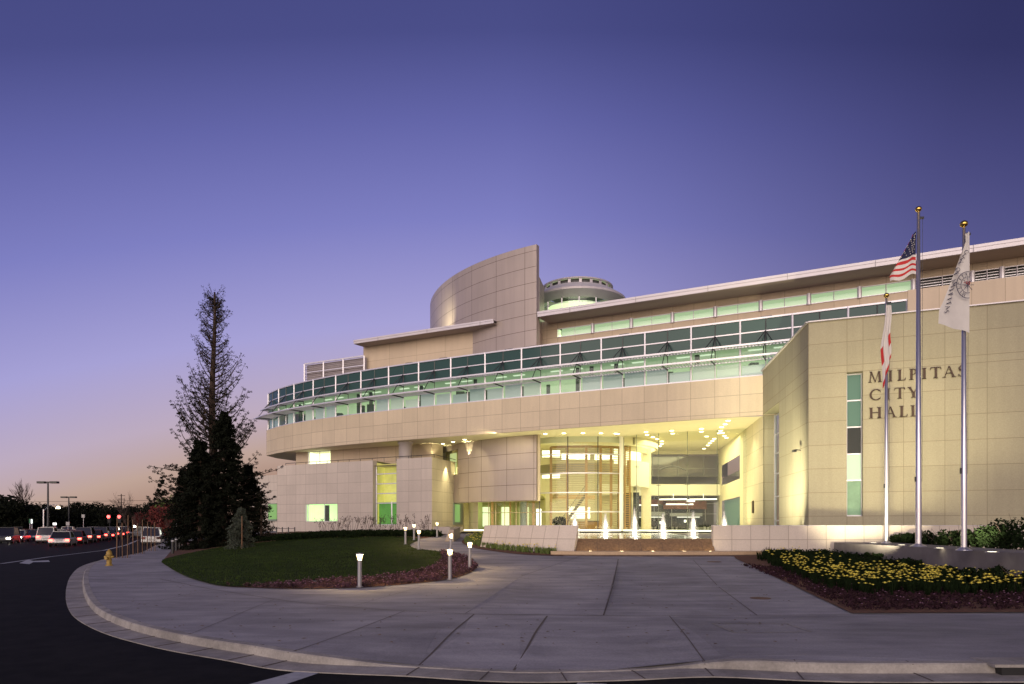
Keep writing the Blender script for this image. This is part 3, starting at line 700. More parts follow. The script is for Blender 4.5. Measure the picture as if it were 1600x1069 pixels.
# entry room behind
mb = MB(); mb.quad((-9,84,FL), (4,84,FL), (4,84,5.6), (-9,84,5.6)); mb.quad((-3.5,77.2,ZD0+.6), (3.1,73.1,ZD0+.6), (4,84,ZD0+.6), (-5,84,ZD0+.6)); mb.build('entry_room_wall', mat('olive_plaster', (.50,.47,.22), .8, var=.08), hall)
for xx in (-3.2, -.7, 1.4):
    m_ = MB(); m_.box((xx,83.7,2.9), (1.1,.1,2.3)); m_.build('entry_lit_panel', emis('lit_panel', (.85,1,.55), 1.1), hall)
m_ = MB(); m_.lathe((1.35,79.5,0), [(.42,FL),(.42,ZD0+1)], 20); m_.build('entry_column', mat('blue_grey_column', (.40,.44,.46), .5), hall, smooth=True)
for x, w_ in ((-2.2,.3),(-.2,.22),(2.4,.3)): m_ = MB(); m_.bar((x,78.6,FL),(x,78.6,ZD0+.6), w_); m_.build('wood_post', WOOD, hall)
m_ = MB(); m_.box((2.95,77.5,2.6), (.55,.3,2.2)); m_.build('lit_kiosk', emis('kiosk_white', (1,.97,.8), 1.5), hall)

# ---- left stone wing
ZW = 9.10
wa = (-28.6, 85.7); wb = (-8.46, 74.3)
def WX(x):   # wing front seen in column x
    q = (x-800)/F; dx, dy = wb[0]-wa[0], wb[1]-wa[1]; t = (q*wa[1]-wa[0])/(dx-q*dy); return (wa[0]+dx*t, wa[1]+dy*t)
rows_ = [-.2, .9, 1.95, 3.22, 4.49, 5.76, 7.03, 8.30, ZW]
cols = [433, 448, 462, 477.5, 494, 510.5, 527, 544, 563, 582.5]
mb = MB(); wpz = [WX(x) for x in cols]
zrow = [-.2, 1.2, 2.30, 4.42, 5.72, 7.0, 8.28, ZW]
rowz = [-.2, 1.0, 2.33, 3.31, 4.37, 5.52, 6.70, 7.90, ZW]
pwall(mb, wpz, rowz, skip=lambda i, k: 3 <= i <= 5 and k in (2, 3))
cols2 = [619.5, 638.5, 658, 675]; pwall(mb, [WX(x) for x in cols2], rowz)
p583, p620 = WX(582.5), WX(619.5)
pwall(mb, [p583, p620], [-.2, 1.0, 1.95])
for p in (p583, p620): mb.quad((*p,1.5), (p[0]+.35,p[1]+.65,1.5), (p[0]+.35,p[1]+.65,ZW), (*p,ZW))
A_, B_ = (wa[0], wa[1]), (wb[0], wb[1]); mb.quad((*A_,ZW), (*p583,ZW), (p583[0]+3,p583[1]+9,ZW), (A_[0]+3,A_[1]+9,ZW)); mb.quad((*p620,ZW), (*B_,ZW), (B_[0]+3,B_[1]+9,ZW), (p620[0]+3,p620[1]+9,ZW)); mb.quad((*p583,8.5), (*p620,8.5), (p620[0]+3,p620[1]+9,8.5), (p583[0]+3,p583[1]+9,8.5))
mb.build('wing_wall', STONE_L, hall)
# return face of the wing toward the entrance
wc = ((730-800)/F*90.3, 90.3); wc = (-5.43, 85.2)
mb = MB(); us = [0,.13,.26,.40,.55,.68,.80,.90,1]
pts_ = divide(wb, wc, us)
pwall(mb, pts_, rowz, skip=lambda i, k: False)
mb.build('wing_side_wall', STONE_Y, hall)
# entry flank wall running under the drum
wd_ = pt(749,800,80.5)
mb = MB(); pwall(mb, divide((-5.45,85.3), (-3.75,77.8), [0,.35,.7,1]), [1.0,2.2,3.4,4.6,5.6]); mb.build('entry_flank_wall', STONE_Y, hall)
m_ = MB(); m_.quad((-3.78,77.85,FL-.3), (-3.3,78.9,FL-.3), (-3.3,78.9,5.5), (-3.78,77.85,5.5)); m_.build('lit_jamb', mat('green_lit_jamb', (.45,.58,.25), .6), hall)  # green light on the jamb is put into its base colour
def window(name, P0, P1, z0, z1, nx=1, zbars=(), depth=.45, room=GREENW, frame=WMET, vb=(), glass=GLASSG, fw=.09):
    P0 = Vector((*P0, 0)); P1 = Vector((*P1, 0)); d = (P1-P0).normalized(); n = Vector((-d.y, d.x, 0)); ws = []
    Q = lambda t, o, z: tuple(P0+(P1-P0)*t+n*o+Vector((0,0,z)))
    fr = MB()
    for t in (0, 1)+tuple(vb): fr.bar(Q(t,.12,z0), Q(t,.12,z1), fw)
    for z in (z0, z1)+tuple(zbars): fr.bar(Q(0,.12,z), Q(1,.12,z), fw, fw)
    fr.quad(Q(0,0,z0), Q(1,0,z0), Q(1,.3,z0), Q(0,.3,z0)); fr.quad(Q(0,0,z0), Q(0,.3,z0), Q(0,.3,z1), Q(0,0,z1)); fr.quad(Q(1,0,z0), Q(1,.3,z0), Q(1,.3,z1), Q(1,0,z1)); fr.quad(Q(0,0,z1), Q(1,0,z1), Q(1,.3,z1), Q(0,.3,z1))
    w = fr.build(name, frame, hall)
    m = MB(); m.quad(Q(0,.14,z0), Q(1,.14,z0), Q(1,.14,z1), Q(0,.14,z1)); m.build('pane', glass, w)
    m = MB(); m.quad(Q(-.2,2.2,z0-.4), Q(1.2,2.2,z0-.4), Q(1.2,2.2,z1+.4), Q(-.2,2.2,z1+.4)); m.quad(Q(-.2,2.2,z0-.4), Q(-.2,2.2,z1+.4), Q(0,.2,z1+.4), Q(0,.2,z0-.4)); m.quad(Q(1.2,2.2,z0-.4), Q(1.2,2.2,z1+.4), Q(1,.2,z1+.4), Q(1,.2,z0-.4)); m.quad(Q(0,.2,z1+.02), Q(1,.2,z1+.02), Q(1.2,2.2,z1+.4), Q(-.2,2.2,z1+.4)); m.quad(Q(0,.2,z0-.02), Q(1,.2,z0-.02), Q(1.2,2.2,z0-.4), Q(-.2,2.2,z0-.4)); m.build('room', room, w)
    return w
w = window('wing_window', WX(477.5), WX(527), 2.33, 4.37, vb=(.07, .58), room=mat('bright_green_room', (.7,.8,.6), .8, emit=(.62,.90,.42), es=.66, var=.15, scale=.7), glass=GLASS)
q0, q1 = WX(505), WX(510); m_ = MB(); m_.box((q0[0]+.2,q0[1]+1.0,3.3), (.5,.3,1.9)); m_.build('dark_door_inside', BLACK, w)
w = window('slot_window', (p583[0]+.25,p583[1]+.4), (p620[0]+.22,p620[1]+.4), 1.95, 8.50, zbars=(4.35, 5.42, 6.5, 7.6), room=mat('yellow_glow_room', (.62,.60,.25), .8, emit=(.62,.56,.16), es=.45, var=.3, scale=.5), glass=GLASS, fw=.11)  # room walls glow yellow by emission
m_ = MB(); q0 = divide(p583, p620, [.66])[0]; m_.bar((q0[0]+.3,q0[1]+.5,1.95), (q0[0]+.3,q0[1]+.5,4.5), .12); m_.build('lower_mullion', WMET, w)
m_ = MB(); q0, q1 = divide(p583, p620, [.05, .95]); m_.quad((q0[0]+.4,q0[1]+.9,1.95), (q1[0]+.4,q1[1]+.9,1.95), (q1[0]+.4,q1[1]+.9,4.45), (q0[0]+.4,q0[1]+.9,4.45)); m_.build('green_blind', mat('deep_green_blind', (.08,.20,.04), .8, emit=(.10,.32,.05), es=.55, var=.4, scale=.6), w)
p0, p1 = divide(wb, wc, [.60])[0], divide(wb, wc, [.84])[0]
# side window frame stands proud of the wing side wall
fr = MB(); dv = Vector((wc[0]-wb[0], wc[1]-wb[1], 0)).normalized(); nv = Vector((dv.y, -dv.x, 0))
Q = QW = lambda t, o, z: tuple(Vector((*divide(wb, wc, [t])[0], 0))+nv*o+Vector((0,0,z)))
fr.hexa([Q(.56,.02,1.95),Q(.84,.02,1.95),Q(.84,.12,1.95),Q(.56,.12,1.95)], [Q(.56,.02,4.45),Q(.84,.02,4.45),Q(.84,.12,4.45),Q(.56,.12,4.45)])
w = fr.build('side_window', mat('grey_green_frame', (.22,.26,.22), .5), hall)
m_ = MB(); m_.quad(Q(.59,.13,2.25), Q(.745,.13,2.25), Q(.745,.13,4.3), Q(.59,.13,4.3)); m_.build('pane', mat('green_lit_pane', (.12,.2,.08), .3, emit=(.26,.52,.16), es=.6, spec=.3), w)
# far low wing
mb = MB(); fa, fb = ((392-800)/F*103, 103), ((434-800)/F*99, 99)
pwall(mb, divide(fa, fb, [0,.33,.66,1]), [0,1.6,2.9,4.2,5.5,6.8,7.9,9.0]); mb.quad((*fa,9.0),(*fb,9.0),(fb[0],fb[1]+9,9.0),(fa[0],fa[1]+9,9.0)); mb.build('far_wing_wall', STONE_L, hall)
q0, q1 = ((419-800)/F*100.2, 100.2), ((432.5-800)/F*98.9, 98.9)
fr = MB(); fr.bar((*q0,2.7), (*q0,4.9), .12); fr.bar((*q0,2.6), (*q1,2.6), .1, .25); fr.bar((*q0,4.9), (*q1,4.9), .1); w = fr.build('far_wing_window', mat('grey_green_frame', (.2,.2,.2)), hall)
m_ = MB(); m_.quad((q0[0],q0[1]-.02,2.7), (q1[0],q1[1]-.02,2.7), (q1[0],q1[1]-.02,4.9), (q0[0],q0[1]-.02,4.9)); m_.build('pane', MATS['green_lit_pane'], w)
# recessed third-storey wall above the wing terrace
mb = MB(); ra, rb_ = (-27.6, 89.9), (-9.1, 79.4); k_ = [0,.10,.19,.28,.38,.5,.63,.76,.88,1]
pwall(mb, divide(ra, rb_, k_), [ZW-.6, 9.35, ZS], skip=lambda i, k: k == 1 and i in (1,2)); pwall(mb, [rb_, (-8.0,81.5)], [ZW-.6, 9.9, ZS]); mb.quad((*ra,ZW-.6), (*ra,ZS), (-25,96,ZS), (-25,96,ZW-.6)); mb.build('terrace_wall', STUCCO, hall)
w0, w1 = divide(ra, rb_, [.10])[0], divide(ra, rb_, [.28])[0]
window('terrace_window', w0, w1, 9.35, ZS-.02, vb=(.5,), room=emis('terrace_room', (.95,1,.62), .95), glass=GLASS)
rl = MB()
for o in (0,):
    r0, r1 = WX(440), WX(674); rl.tube([(r0[0]+.2,r0[1]+.9,9.45), (r1[0]+.2,r1[1]+.9,9.45)], .035, 6)
    rl.tube([(r1[0]+.2,r1[1]+.9,9.45), (-5.5,84.6,9.45)], .035, 6)
    for i in range(14): p = divide(r0, r1, [i/13])[0]; rl.bar((p[0]+.2,p[1]+.9,9.0), (p[0]+.2,p[1]+.9,9.45), .05)
rl.build('terrace_railing', DMET, hall)
# round column between wing and cantilever
cc = ((633.5-800)/F*78.2, 78.2)
m_ = MB(); m_.lathe((cc[0],cc[1],0), [(.74,8.8),(.74,ZS-.25),(.86,ZS-.22),(.86,ZS)], 28); m_.build('terrace_column', mat('lilac_column', (.50,.45,.44), .5, metal=.2), hall, smooth=True)
# low plinth wall of the path
m_ = MB(); q = [pt(684,835,62), pt(703,835,60)]
m_.prism([(q[0][0]-.4,q[0][1]),(q[1][0],q[1][1]),(q[1][0]+.5,q[1][1]+9),(q[0][0],q[0][1]+9)], .9, 1.75); tag(m_.build('plinth_wall', STONE_L), 'low pale stone plinth beside the entrance path', 'wall')

# ---- right block
K0 = (18.94, 45.0); rdx, rdy = 1.0, -.4076
def RX(x, off=0):
    q = (x-800)/F; t = (q*K0[1]-K0[0])/(rdx-q*rdy); l_ = math.hypot(rdx, rdy); return (K0[0]+rdx*t-rdy/l_*off*-1*-1*(-1)*-1 if False else K0[0]+rdx*t+(rdy/l_)*off, K0[1]+rdy*t-(rdx/l_)*off)
ztop = 14.86
zr_ = [0, .97, 2.48, 3.97, 5.49, 6.98, 8.49, 9.99, 11.5, 11.94, 13.42, ztop]
cr = [1263, 1323, 1348, 1411.5, 1476, 1542, 1612, 1690, 1775]
mb = MB(); rp_ = [RX(x) for x in cr]
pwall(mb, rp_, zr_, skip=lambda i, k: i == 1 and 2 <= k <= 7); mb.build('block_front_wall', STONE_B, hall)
K1 = (21.1, 59.3); t17 = .575
side_us = [0,.12,.24,.36,.48,t17,.69,.80,.91,1]
mb = MB(); sp_ = divide(K1, K0, [0,.09,.2,.31,1-t17,.60,.78,.89,1]);
sp_ = divide(K1, K0, [0,.14,.28,.425,.57,.71,.86,1])
zs_ = [0, .97, 2.48, 3.97, 5.49, 6.98, 8.49, 9.99, 11.2, 11.94, 13.42, ztop]
pwall(mb, sp_, zs_, skip=lambda i, k: i < 3 and k < 8)
c17 = sp_[3]
# head and back of the recess
mb.quad((*K1,11.2), (*c17,11.2), (c17[0]+1.2,c17[1]+.2,11.2), (K1[0]+1.2,K1[1]+.2,11.2))
mb.quad((*c17,0), (c17[0]+1.2,c17[1]+.2,0), (c17[0]+1.2,c17[1]+.2,11.2), (*c17,11.2))
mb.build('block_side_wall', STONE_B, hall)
m_ = MB(); cp = [*K0]; far = (RX(1775)[0]+1, RX(1775)[1]); m_.poly([(K0[0],K0[1],ztop), (RX(1775)[0],RX(1775)[1],ztop), (45,60,ztop), (K1[0]+3,K1[1]+3,ztop), (*K1,ztop)]); m_.build('block_roof', FASC, hall)
m_ = MB(); m_.bar((K0[0],K0[1],ztop+.03), (*RX(1775),ztop+.03), .3, .07); m_.bar((*K0,ztop+.03), (*K1,ztop+.03), .3, .07); m_.build('block_coping', FASC, hall)
# pier and tall strip window in the recess
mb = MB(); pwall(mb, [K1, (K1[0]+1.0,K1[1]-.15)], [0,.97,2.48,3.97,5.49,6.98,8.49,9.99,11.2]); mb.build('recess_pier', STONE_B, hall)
rw0, rw1 = (K1[0]+1.0,K1[1]-.2), (K1[0]+.55,c17[1]+.5)
fr = MB()
for t in (0, .5, 1): p = divide(rw0, rw1, [t])[0]; fr.bar((*p,.9), (*p,11.2), .16)
for z in (2.3, 4.3, 6.2, 7.9, 9.5, 11.1): fr.bar((*rw0,z), (*rw1,z), .1, .1)
w = fr.build('recess_window', WMET, hall)
m_ = MB(); m_.quad((*rw0,.9), (*rw1,.9), (*rw1,11.2), (*rw0,11.2)); m_.build('pane', GLASSG, w)
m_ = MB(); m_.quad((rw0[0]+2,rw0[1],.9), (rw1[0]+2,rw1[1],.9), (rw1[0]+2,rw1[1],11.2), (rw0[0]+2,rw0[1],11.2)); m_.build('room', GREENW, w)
# tall slot window in the front wall
s0, s1 = RX(1323), RX(1348); dn = Vector((-rdy, rdx, 0)).normalized(); dp = .62
I = lambda p, o, z: (p[0]+dn.x*o, p[1]+dn.y*o, z)
m_ = MB(); zz0, zz1 = 2.48, 11.5
for k in range(2, 8):
    h = zr_[k+1]-zr_[k]; m_.face(m_.add([I(s1,0,zr_[k]), I(s1,dp,zr_[k]), I(s1,dp,zr_[k+1]), I(s1,0,zr_[k+1])]), [(0,0),(dp,0),(dp,h),(0,h)])
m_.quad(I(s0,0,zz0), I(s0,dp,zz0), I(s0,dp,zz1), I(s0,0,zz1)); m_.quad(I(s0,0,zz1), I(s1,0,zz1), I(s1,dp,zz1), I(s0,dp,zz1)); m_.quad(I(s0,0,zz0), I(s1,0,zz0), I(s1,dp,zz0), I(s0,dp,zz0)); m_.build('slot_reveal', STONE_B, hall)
fr = MB()
for t in (.0, .985): p = divide(s0, s1, [t])[0]; fr.bar(I(p,dp-.05,zz0), I(p,dp-.05,zz1), .09)
for z in (zz0+.04, 4.75, 6.42, 8.12, 9.80, zz1-.04): fr.bar(I(s0,dp-.05,z), I(s1,dp-.05,z), .08, .08)
w = fr.build('tall_window', WMET, hall)
m_ = MB(); m_.quad(I(s0,dp,8.12), I(s1,dp,8.12), I(s1,dp,zz1), I(s0,dp,zz1)); m_.build('teal_pane', mat('teal_lit_pane', (.05,.10,.075), .5, emit=(.17,.27,.21), es=.42, spec=.2), w)
m_ = MB(); m_.quad(I(s0,dp,6.42), I(s1,dp,6.42), I(s1,dp,8.12), I(s0,dp,8.12)); m_.build('dark_pane', mat('black_window', (.012,.016,.016), .2, spec=.3), w)
m_ = MB(); m_.quad(I(s0,dp,4.75), I(s1,dp,4.75), I(s1,dp,6.42), I(s0,dp,6.42)); m_.build('bright_pane', mat('bright_lit_pane', (.25,.35,.25), .5, emit=(.70,.84,.60), es=.58, spec=.2), w)
m_ = MB(); m_.quad(I(s0,dp,zz0), I(s1,dp,zz0), I(s1,dp,4.75), I(s0,dp,4.75)); m_.build('green_pane', mat('green_soft_pane', (.12,.2,.12), .5, emit=(.30,.44,.28), es=.48, var=.3, scale=1.5, spec=.2), w)
# security camera on the side wall, bronze plaque
m_ = MB(); q = Vector((*divide(K1,K0,[.87])[0],0)); m_.bar((q.x,q.y,6.9), (q.x-.35,q.y,6.95), .06); m_.box((q.x-.5,q.y-.15,6.85), (.16,.4,.14)); tag(m_.build('security_camera', DMET), 'small security camera on the side wall of the right stone block', 'camera')

# ---- lobby
LB0, LB1 = (21.1, 59.3), (25.6, 87.4)
gl_line = [(11.85,74.0), (14.0,71.9), (16.9,70.5), (20.0,69.3)]
mb = MB(); us = [0,.18,.34,.50,.66,.83,1]
def BX(x):
    q = (x-800)/F; t = (LB0[0]-q*LB0[1])/(q*(LB1[1]-LB0[1])-(LB1[0]-LB0[0])); return (LB0[0]+(LB1[0]-LB0[0])*t, LB0[1]+(LB1[1]-LB0[1])*t)
rows6 = [FL, 2.48, 3.97, 5.49, 6.98, 8.49, 9.99, ZS]
pwall(mb, [BX(1161), BX(1176), BX(1192.8)], rows6)
mb.build('lobby_side_wall', STONE_Y, hall)
mb = MB(); a, c, e1_, e0_ = BX(1161), BX(1156), BX(1128), BX(1122.5)
for p, q, z0, z1 in ((a,c,FL,ZS), (c,e1_,FL,1.9), (c,e1_,4.8,6.6), (c,e1_,9.0,ZS), (e1_,e0_,FL,ZS)): mb.quad((*q,z0), (*p,z0), (*p,z1), (*q,z1))
mb.build('lobby_inner_wall', CREAM, hall)
m_ = MB(); m_.quad((c[0]+.3,c[1],1.9), (e1_[0]+.3,e1_[1],1.9), (e1_[0]+.3,e1_[1],4.8), (c[0]+.3,c[1],4.8)); m_.build('office_glass', mat('teal_lit_pane', (0,0,0)), hall)
m_ = MB(); m_.quad((c[0]+2.5,c[1],5), (e1_[0]+2.5,e1_[1],5), (e1_[0]+2.5,e1_[1],10), (c[0]+2.5,c[1],10)); m_.build('balcony_back_wall', CREAM, hall)
m_ = MB(); m_.quad((c[0]+.05,c[1],6.6), (e1_[0]+.05,e1_[1],6.6), (e1_[0]+.05,e1_[1],7.5), (c[0]+.05,c[1],7.5)); m_.build('balcony_glass_rail', GLASSG, hall)
# lobby floor, also the lit threshold
m_ = MB(); m_.poly([(x, y, FL) for x, y in ((-6,62),(2.5,72.0),(7.7,71.6),(11.8,72.5),(14,71),(20,68.2),(21.8,66.5),(25.6,87.4),(25.6,95),(-9,95),(-6.5,80))]); m_.build('lobby_floor', mat('terrazzo', (.55,.50,.36), .25, var=.08), hall)
# clear point-fixed glass wall
gf = [pt(975,820,73.0), pt(994.6,820,71.8), pt(1029,820,70.6), pt(1074,820,69.4), pt(1120.5,820,68.2), (22.3,67.0,0)]
gf = [(p[0], p[1]) for p in gf]
fr = MB()
for p in gf[1:5]:
    fr.bar((*p,FL), (*p,ZS), .045); 
for p in gf[1:5]:
    for z in (4.0, 5.9, 7.85): fr.box((p[0],p[1],z), (.42,.05,.05)); fr.box((p[0],p[1],z), (.05,.05,.42))
wg = fr.build('glass_wall_fins', mat('fin_grey', (.16,.18,.15), .4, metal=.5), hall)
m_ = MB()
for i in range(5): m_.quad((*gf[i],FL), (*gf[i+1],FL), (*gf[i+1],ZS), (*gf[i],ZS))
m_.build('glass_wall_panes', GLASS, wg)
# rotunda: centre (7.7,81) r 8
RC = (7.7, 81.0); RR = 8.0
def RA(a, r=RR): return (RC[0]+r*math.cos(a), RC[1]+r*math.sin(a))
a0 = math.atan2(74.6-81, 2.9-7.7); a1 = math.atan2(74.05-81, 11.75-7.7)
ns = 14; wr = MB()
for i in range(ns):
    p, q = RA(a0+(a1-a0)*i/ns), RA(a0+(a1-a0)*(i+1)/ns); wr.quad((*p,FL), (*q,FL), (*q,ZS), (*p,ZS))
wr = wr.build('curved_glass_wall', GLASS, hall)
for z in (1.42, 3.30, 5.30, 7.32, 9.30):
    fr = MB()
    for i in range(ns): fr.bar((*RA(a0+(a1-a0)*i/ns),z), (*RA(a0+(a1-a0)*(i+1)/ns),z), .10, .11)
    fr.build('glazing_rail', WMET, wr)
m_ = MB()
for t in (0, .345, .68, 1): m_.bar((*RA(a0+(a1-a0)*t),FL), (*RA(a0+(a1-a0)*t),ZS), .09)
m_.build('dark_mullion', DMET, wr)
m_ = MB()
for i in range(ns): m_.bar((*RA(a0+(a1-a0)*i/ns,RR-.02),ZS-.3), (*RA(a0+(a1-a0)*(i+1)/ns,RR-.02),ZS-.3), .08, .6)
m_.build('glass_head_band', mat('pale_head', (.55,.58,.45), .5), wr)
m_ = MB(); q = pt(970.8,820,73.2); m_.lathe((q[0],q[1],0), [(.22,FL),(.22,ZS)], 16); m_.build('white_column', mat('white_column_paint', (.82,.80,.76), .4), hall, smooth=True)
# linear light along the foot of the glass
m_ = MB(); base = [(-5.2,76.8), (2.2,73.6)]+[RA(a0+(a1-a0)*i/6, RR+.7) for i in range(7)]+[(14,71.0),(16.9,69.8),(21.4,67.6)]
for i in range(len(base)-1): m_.bar((*base[i],FL+.06), (*base[i+1],FL+.06), .22, .12)
m_.build('floor_light_strip', emis('floor_strip_glow', (1,.97,.70), 3.0), hall)
# wooden slatted screen within the rotunda
fr = MB(); b0, b1 = math.atan2(75.5-81, 4.4-7.7), math.atan2(75.6-81, 11.2-7.7); rr = 6.9
pos = [0,.24,.5,.70,.86,1.0]
for t in pos: fr.bar((*RA(b0+(b1-b0)*t,rr),FL), (*RA(b0+(b1-b0)*t,rr),ZS-.9), .26)
for t0, t1 in zip(pos[:-1], pos[1:]): fr.bar((*RA(b0+(b1-b0)*t0,rr),ZS-.95), (*RA(b0+(b1-b0)*t1,rr),ZS-.95), .2, .25)
sc = fr.build('wooden_screen', WOOD, hall)
m_ = MB()
for i, (t0, t1) in enumerate(zip(pos[:-1], pos[1:])):
    z = 3.1 if i in (0, 2) else 1.6
    while z < ZS-1.1:
        m_.bar((*RA(b0+(b1-b0)*t0,rr+.02),z), (*RA(b0+(b1-b0)*t1,rr+.02),z), .05, .07); z += .235
m_.build('screen_slats', mat('pale_wood', (.55,.45,.28), .5), sc)
fr = MB(); q0 = pt(976.5,820,73.6); q1 = pt(984.2,820,74.4)
for q in (q0, q1): fr.bar((q[0],q[1],FL), (q[0],q[1],ZS-.9), .16)
z = 1.5
while z < ZS-1: fr.bar((q0[0],q0[1],z), (q1[0],q1[1],z), .05, .08); z += .19
fr.build('wooden_screen', WOOD, hall)
# rotunda inner wall, upper gallery windows
m_ = MB(); ib = [RA(PI*.12+i*PI*.78/10, 7.2) for i in range(11)]
for i in range(10): m_.quad((*ib[i],FL), (*ib[i+1],FL), (*ib[i+1],ZS), (*ib[i],ZS))
m_.build('rotunda_back_wall', CREAM, hall)
m_ = MB()
for x, D, z, w_, h in ((861,79,9.9,2.0,.75),(891,82,9.9,2.0,.7),(911,82,9.9,1.6,.7),(944,82,9.8,2.2,.6),(861,79,7.6,2.0,.9),(905,84,3.4,2.6,1.4)):
    q = pt(x,820,D); m_.box((q[0],D,z), (w_,.1,h))
m_.build('gallery_lights', emis('gallery_glow', (1,1,.72), 1.6), hall)
m_ = MB()
for i in range(16): m_.bar((*RA(PI+i*PI/16, 5.4),8.0), (*RA(PI+(i+1)*PI/16, 5.4),8.0), .15, 1.1)
m_.build('gallery_balustrade', mat('grey_gallery', (.38,.34,.27), .6), hall)
m_ = MB(); m_.box((7.2,83.2,5.2), (5.2,.3,.5)); m_.box((5.0,80.5,5.2), (.3,5,.4)); m_.build('gallery_floor_edge', WOOD, hall)
# round balcony drum and its pillar
def arcwall(mb, r, z0, z1, aa, ab, n=16, c=RC):
    for i in range(n):
        t0, t1 = aa+(ab-aa)*i/n, aa+(ab-aa)*(i+1)/n; p = (c[0]+r*math.cos(t0), c[1]+r*math.sin(t0)); q = (c[0]+r*math.cos(t1), c[1]+r*math.sin(t1)); p2 = (c[0]+(r-.3)*math.cos(t0), c[1]+(r-.3)*math.sin(t0)); q2 = (c[0]+(r-.3)*math.cos(t1), c[1]+(r-.3)*math.sin(t1))
        mb.quad((*p,z0), (*q,z0), (*q,z1), (*p,z1)); mb.quad((*p,z0), (*q,z0), (*q2,z0), (*p2,z0)); mb.quad((*p,z1), (*q,z1), (*q2,z1), (*p2,z1)); mb.quad((*p2,z0), (*q2,z0), (*q2,z1), (*p2,z1))
m_ = MB(); arcwall(m_, 8.0, 6.05, 8.8, -.95, .9); m_.build('round_balcony', CREAMW, hall)
m_ = MB(); arcwall(m_, 8.9, ZS-.75, ZS-.01, -.95, .9, 20); arcwall(m_, 7.8, ZS-1.3, ZS-.75, -.95, .9, 20); m_.build('ceiling_ring', CREAM, hall)
q = pt(1011,820,78.5); m_ = MB(); m_.box((q[0],79,(FL+ZS)/2), (.95,.8,ZS-FL)); m_.build('cream_pillar', CREAM, hall)
m_ = MB(); q = pt(996,820,80); m_.box((q[0]-.6,82.5,9.9), (3.4,.15,2.0)); m_.build('gallery_window', emis('gallery_window_glow', (.92,1,.62), .9), hall)
m_ = MB(); m_.box((q[0]-.4,84,3.6), (2.6,.15,4.4)); m_.build('dark_opening', mat('dark_room', (.035,.04,.045), .4), hall)
st_ = MB()
for i in range(16): st_.box((5.6+i*.17, 80.0, FL+.25+i*.24), (.30,1.3,.06)); st_.bar((5.6+i*.17,79.35,FL+.3+i*.24), (5.6+i*.17,79.35,FL+1.25+i*.24), .03)
st_.bar((5.5,79.35,FL+1.2), (8.3,79.35,FL+5.1), .06); st_.bar((5.5,79.4,FL+.1), (8.3,79.4,FL+4.0), .07, .3)
st_.build('stair_flight', mat('dark_stair', (.10,.09,.07), .5), hall)
for k, (x, D) in enumerate(((12.9,80.5),(14.9,83),(16.6,82.5),(19.3,83.5),(21.4,82),(23.2,84))):
    tt = thing('lobby_chair', ['first','second','third','fourth','fifth','last'][k]+' dark chair from the left standing deep inside the clear-glass lobby', 'chair', (x,D,FL), 0, 'lobby chairs')
    m_ = MB(); m_.box((x,D,FL+.45), (.55,.55,.1)); m_.build('seat', BLACK, tt); m_ = MB(); m_.box((x,D+.25,FL+.8), (.55,.07,.6)); m_.build('backrest', BLACK, tt)
    for sx in (-.22,.22):
        for sy in (-.22,.22): m_ = MB(); m_.bar((x+sx,D+sy,FL), (x+sx,D+sy,FL+.42), .04); m_.build('leg', SMET, tt)
# back of the lobby
DB = 88.0
m_ = MB(); m_.box((18.5,DB-1.2,5.35+.85), (16,2.2,1.35)); m_.build('mezzanine_slab', CREAMW, hall)
m_ = MB(); m_.quad((12.5,DB-2.2,6.9), (25.4,DB-2.2,6.9), (25.4,DB-2.2,8.3), (12.5,DB-2.2,8.3)); m_.build('mezzanine_glass_rail', GLASS, hall)
m_ = MB(); m_.box((18.5,DB+.2,9.3), (17,.1,2.7)); m_.build('upper_back_window', mat('lilac_night_glass', (.17,.155,.17), .08, spec=.8), hall)
m_ = MB(); m_.box((18.5,DB-.3,10.95), (17,1.2,.5)); m_.build('back_beam', CREAM, hall)
m_ = MB(); m_.box((18.5,DB+3,7.4), (17,.1,2)); m_.build('mezzanine_back_wall', mat('tan_wall', (.42,.38,.27), .7), hall)
m_ = MB(); m_.box((18.5,DB+.3,3.4), (17,.1,4.3)); m_.build('lower_back_window', mat('night_glass', (.03,.034,.04), .10, spec=.8), hall)
fr = MB()
for x in (13.4,15.6,17.8,20,22.2,24.2): fr.bar((x,DB+.15,FL), (x,DB+.15,5.5), .08)
for z in (3.3, 4.6, 9.0): fr.bar((11,DB+.12,z), (25.5,DB+.12,z), .06)
for x in (14.4,17.6,20.8,24): fr.bar((x,DB+.1,8), (x,DB+.1,10.7), .06)
fr.build('back_window_mullions', mat('mid_grey_metal', (.3,.3,.3), .5, metal=.5), hall)
m_ = MB()
for x, z, w_, h in ((16.6,4.4,3.2,.14),(20.9,4.5,3.4,.16),(13.8,2.7,2.2,.08),(17.3,2.9,3.2,.07),(22,2.9,2.8,.07),(22.3,4.95,1.0,.3),(18.6,2.2,.35,.35),(21.6,2.4,.25,.3)): m_.box((x,DB-.2,z), (w_,.1,h))
m_.build('lobby_light_bar', emis('lobby_light_bar_glow', (1,.98,.85), 1.6), hall)
m_ = MB(); m_.box((16.5,DB-.4,3.3), (5.0,.6,.5)); m_.box((21.6,DB-.4,3.2), (4,.6,.4)); m_.build('back_counter', mat('grey_counter', (.22,.23,.25), .5), hall)
m_ = MB(); m_.box((21.6,DB-.05,4.4), (5.4,.1,1.0)); m_.box((17.5,DB-.05,4.8), (3.5,.1,.6)); m_.build('brown_panel', mat('red_brown', (.16,.06,.035), .6, var=.5, scale=1.5), hall)
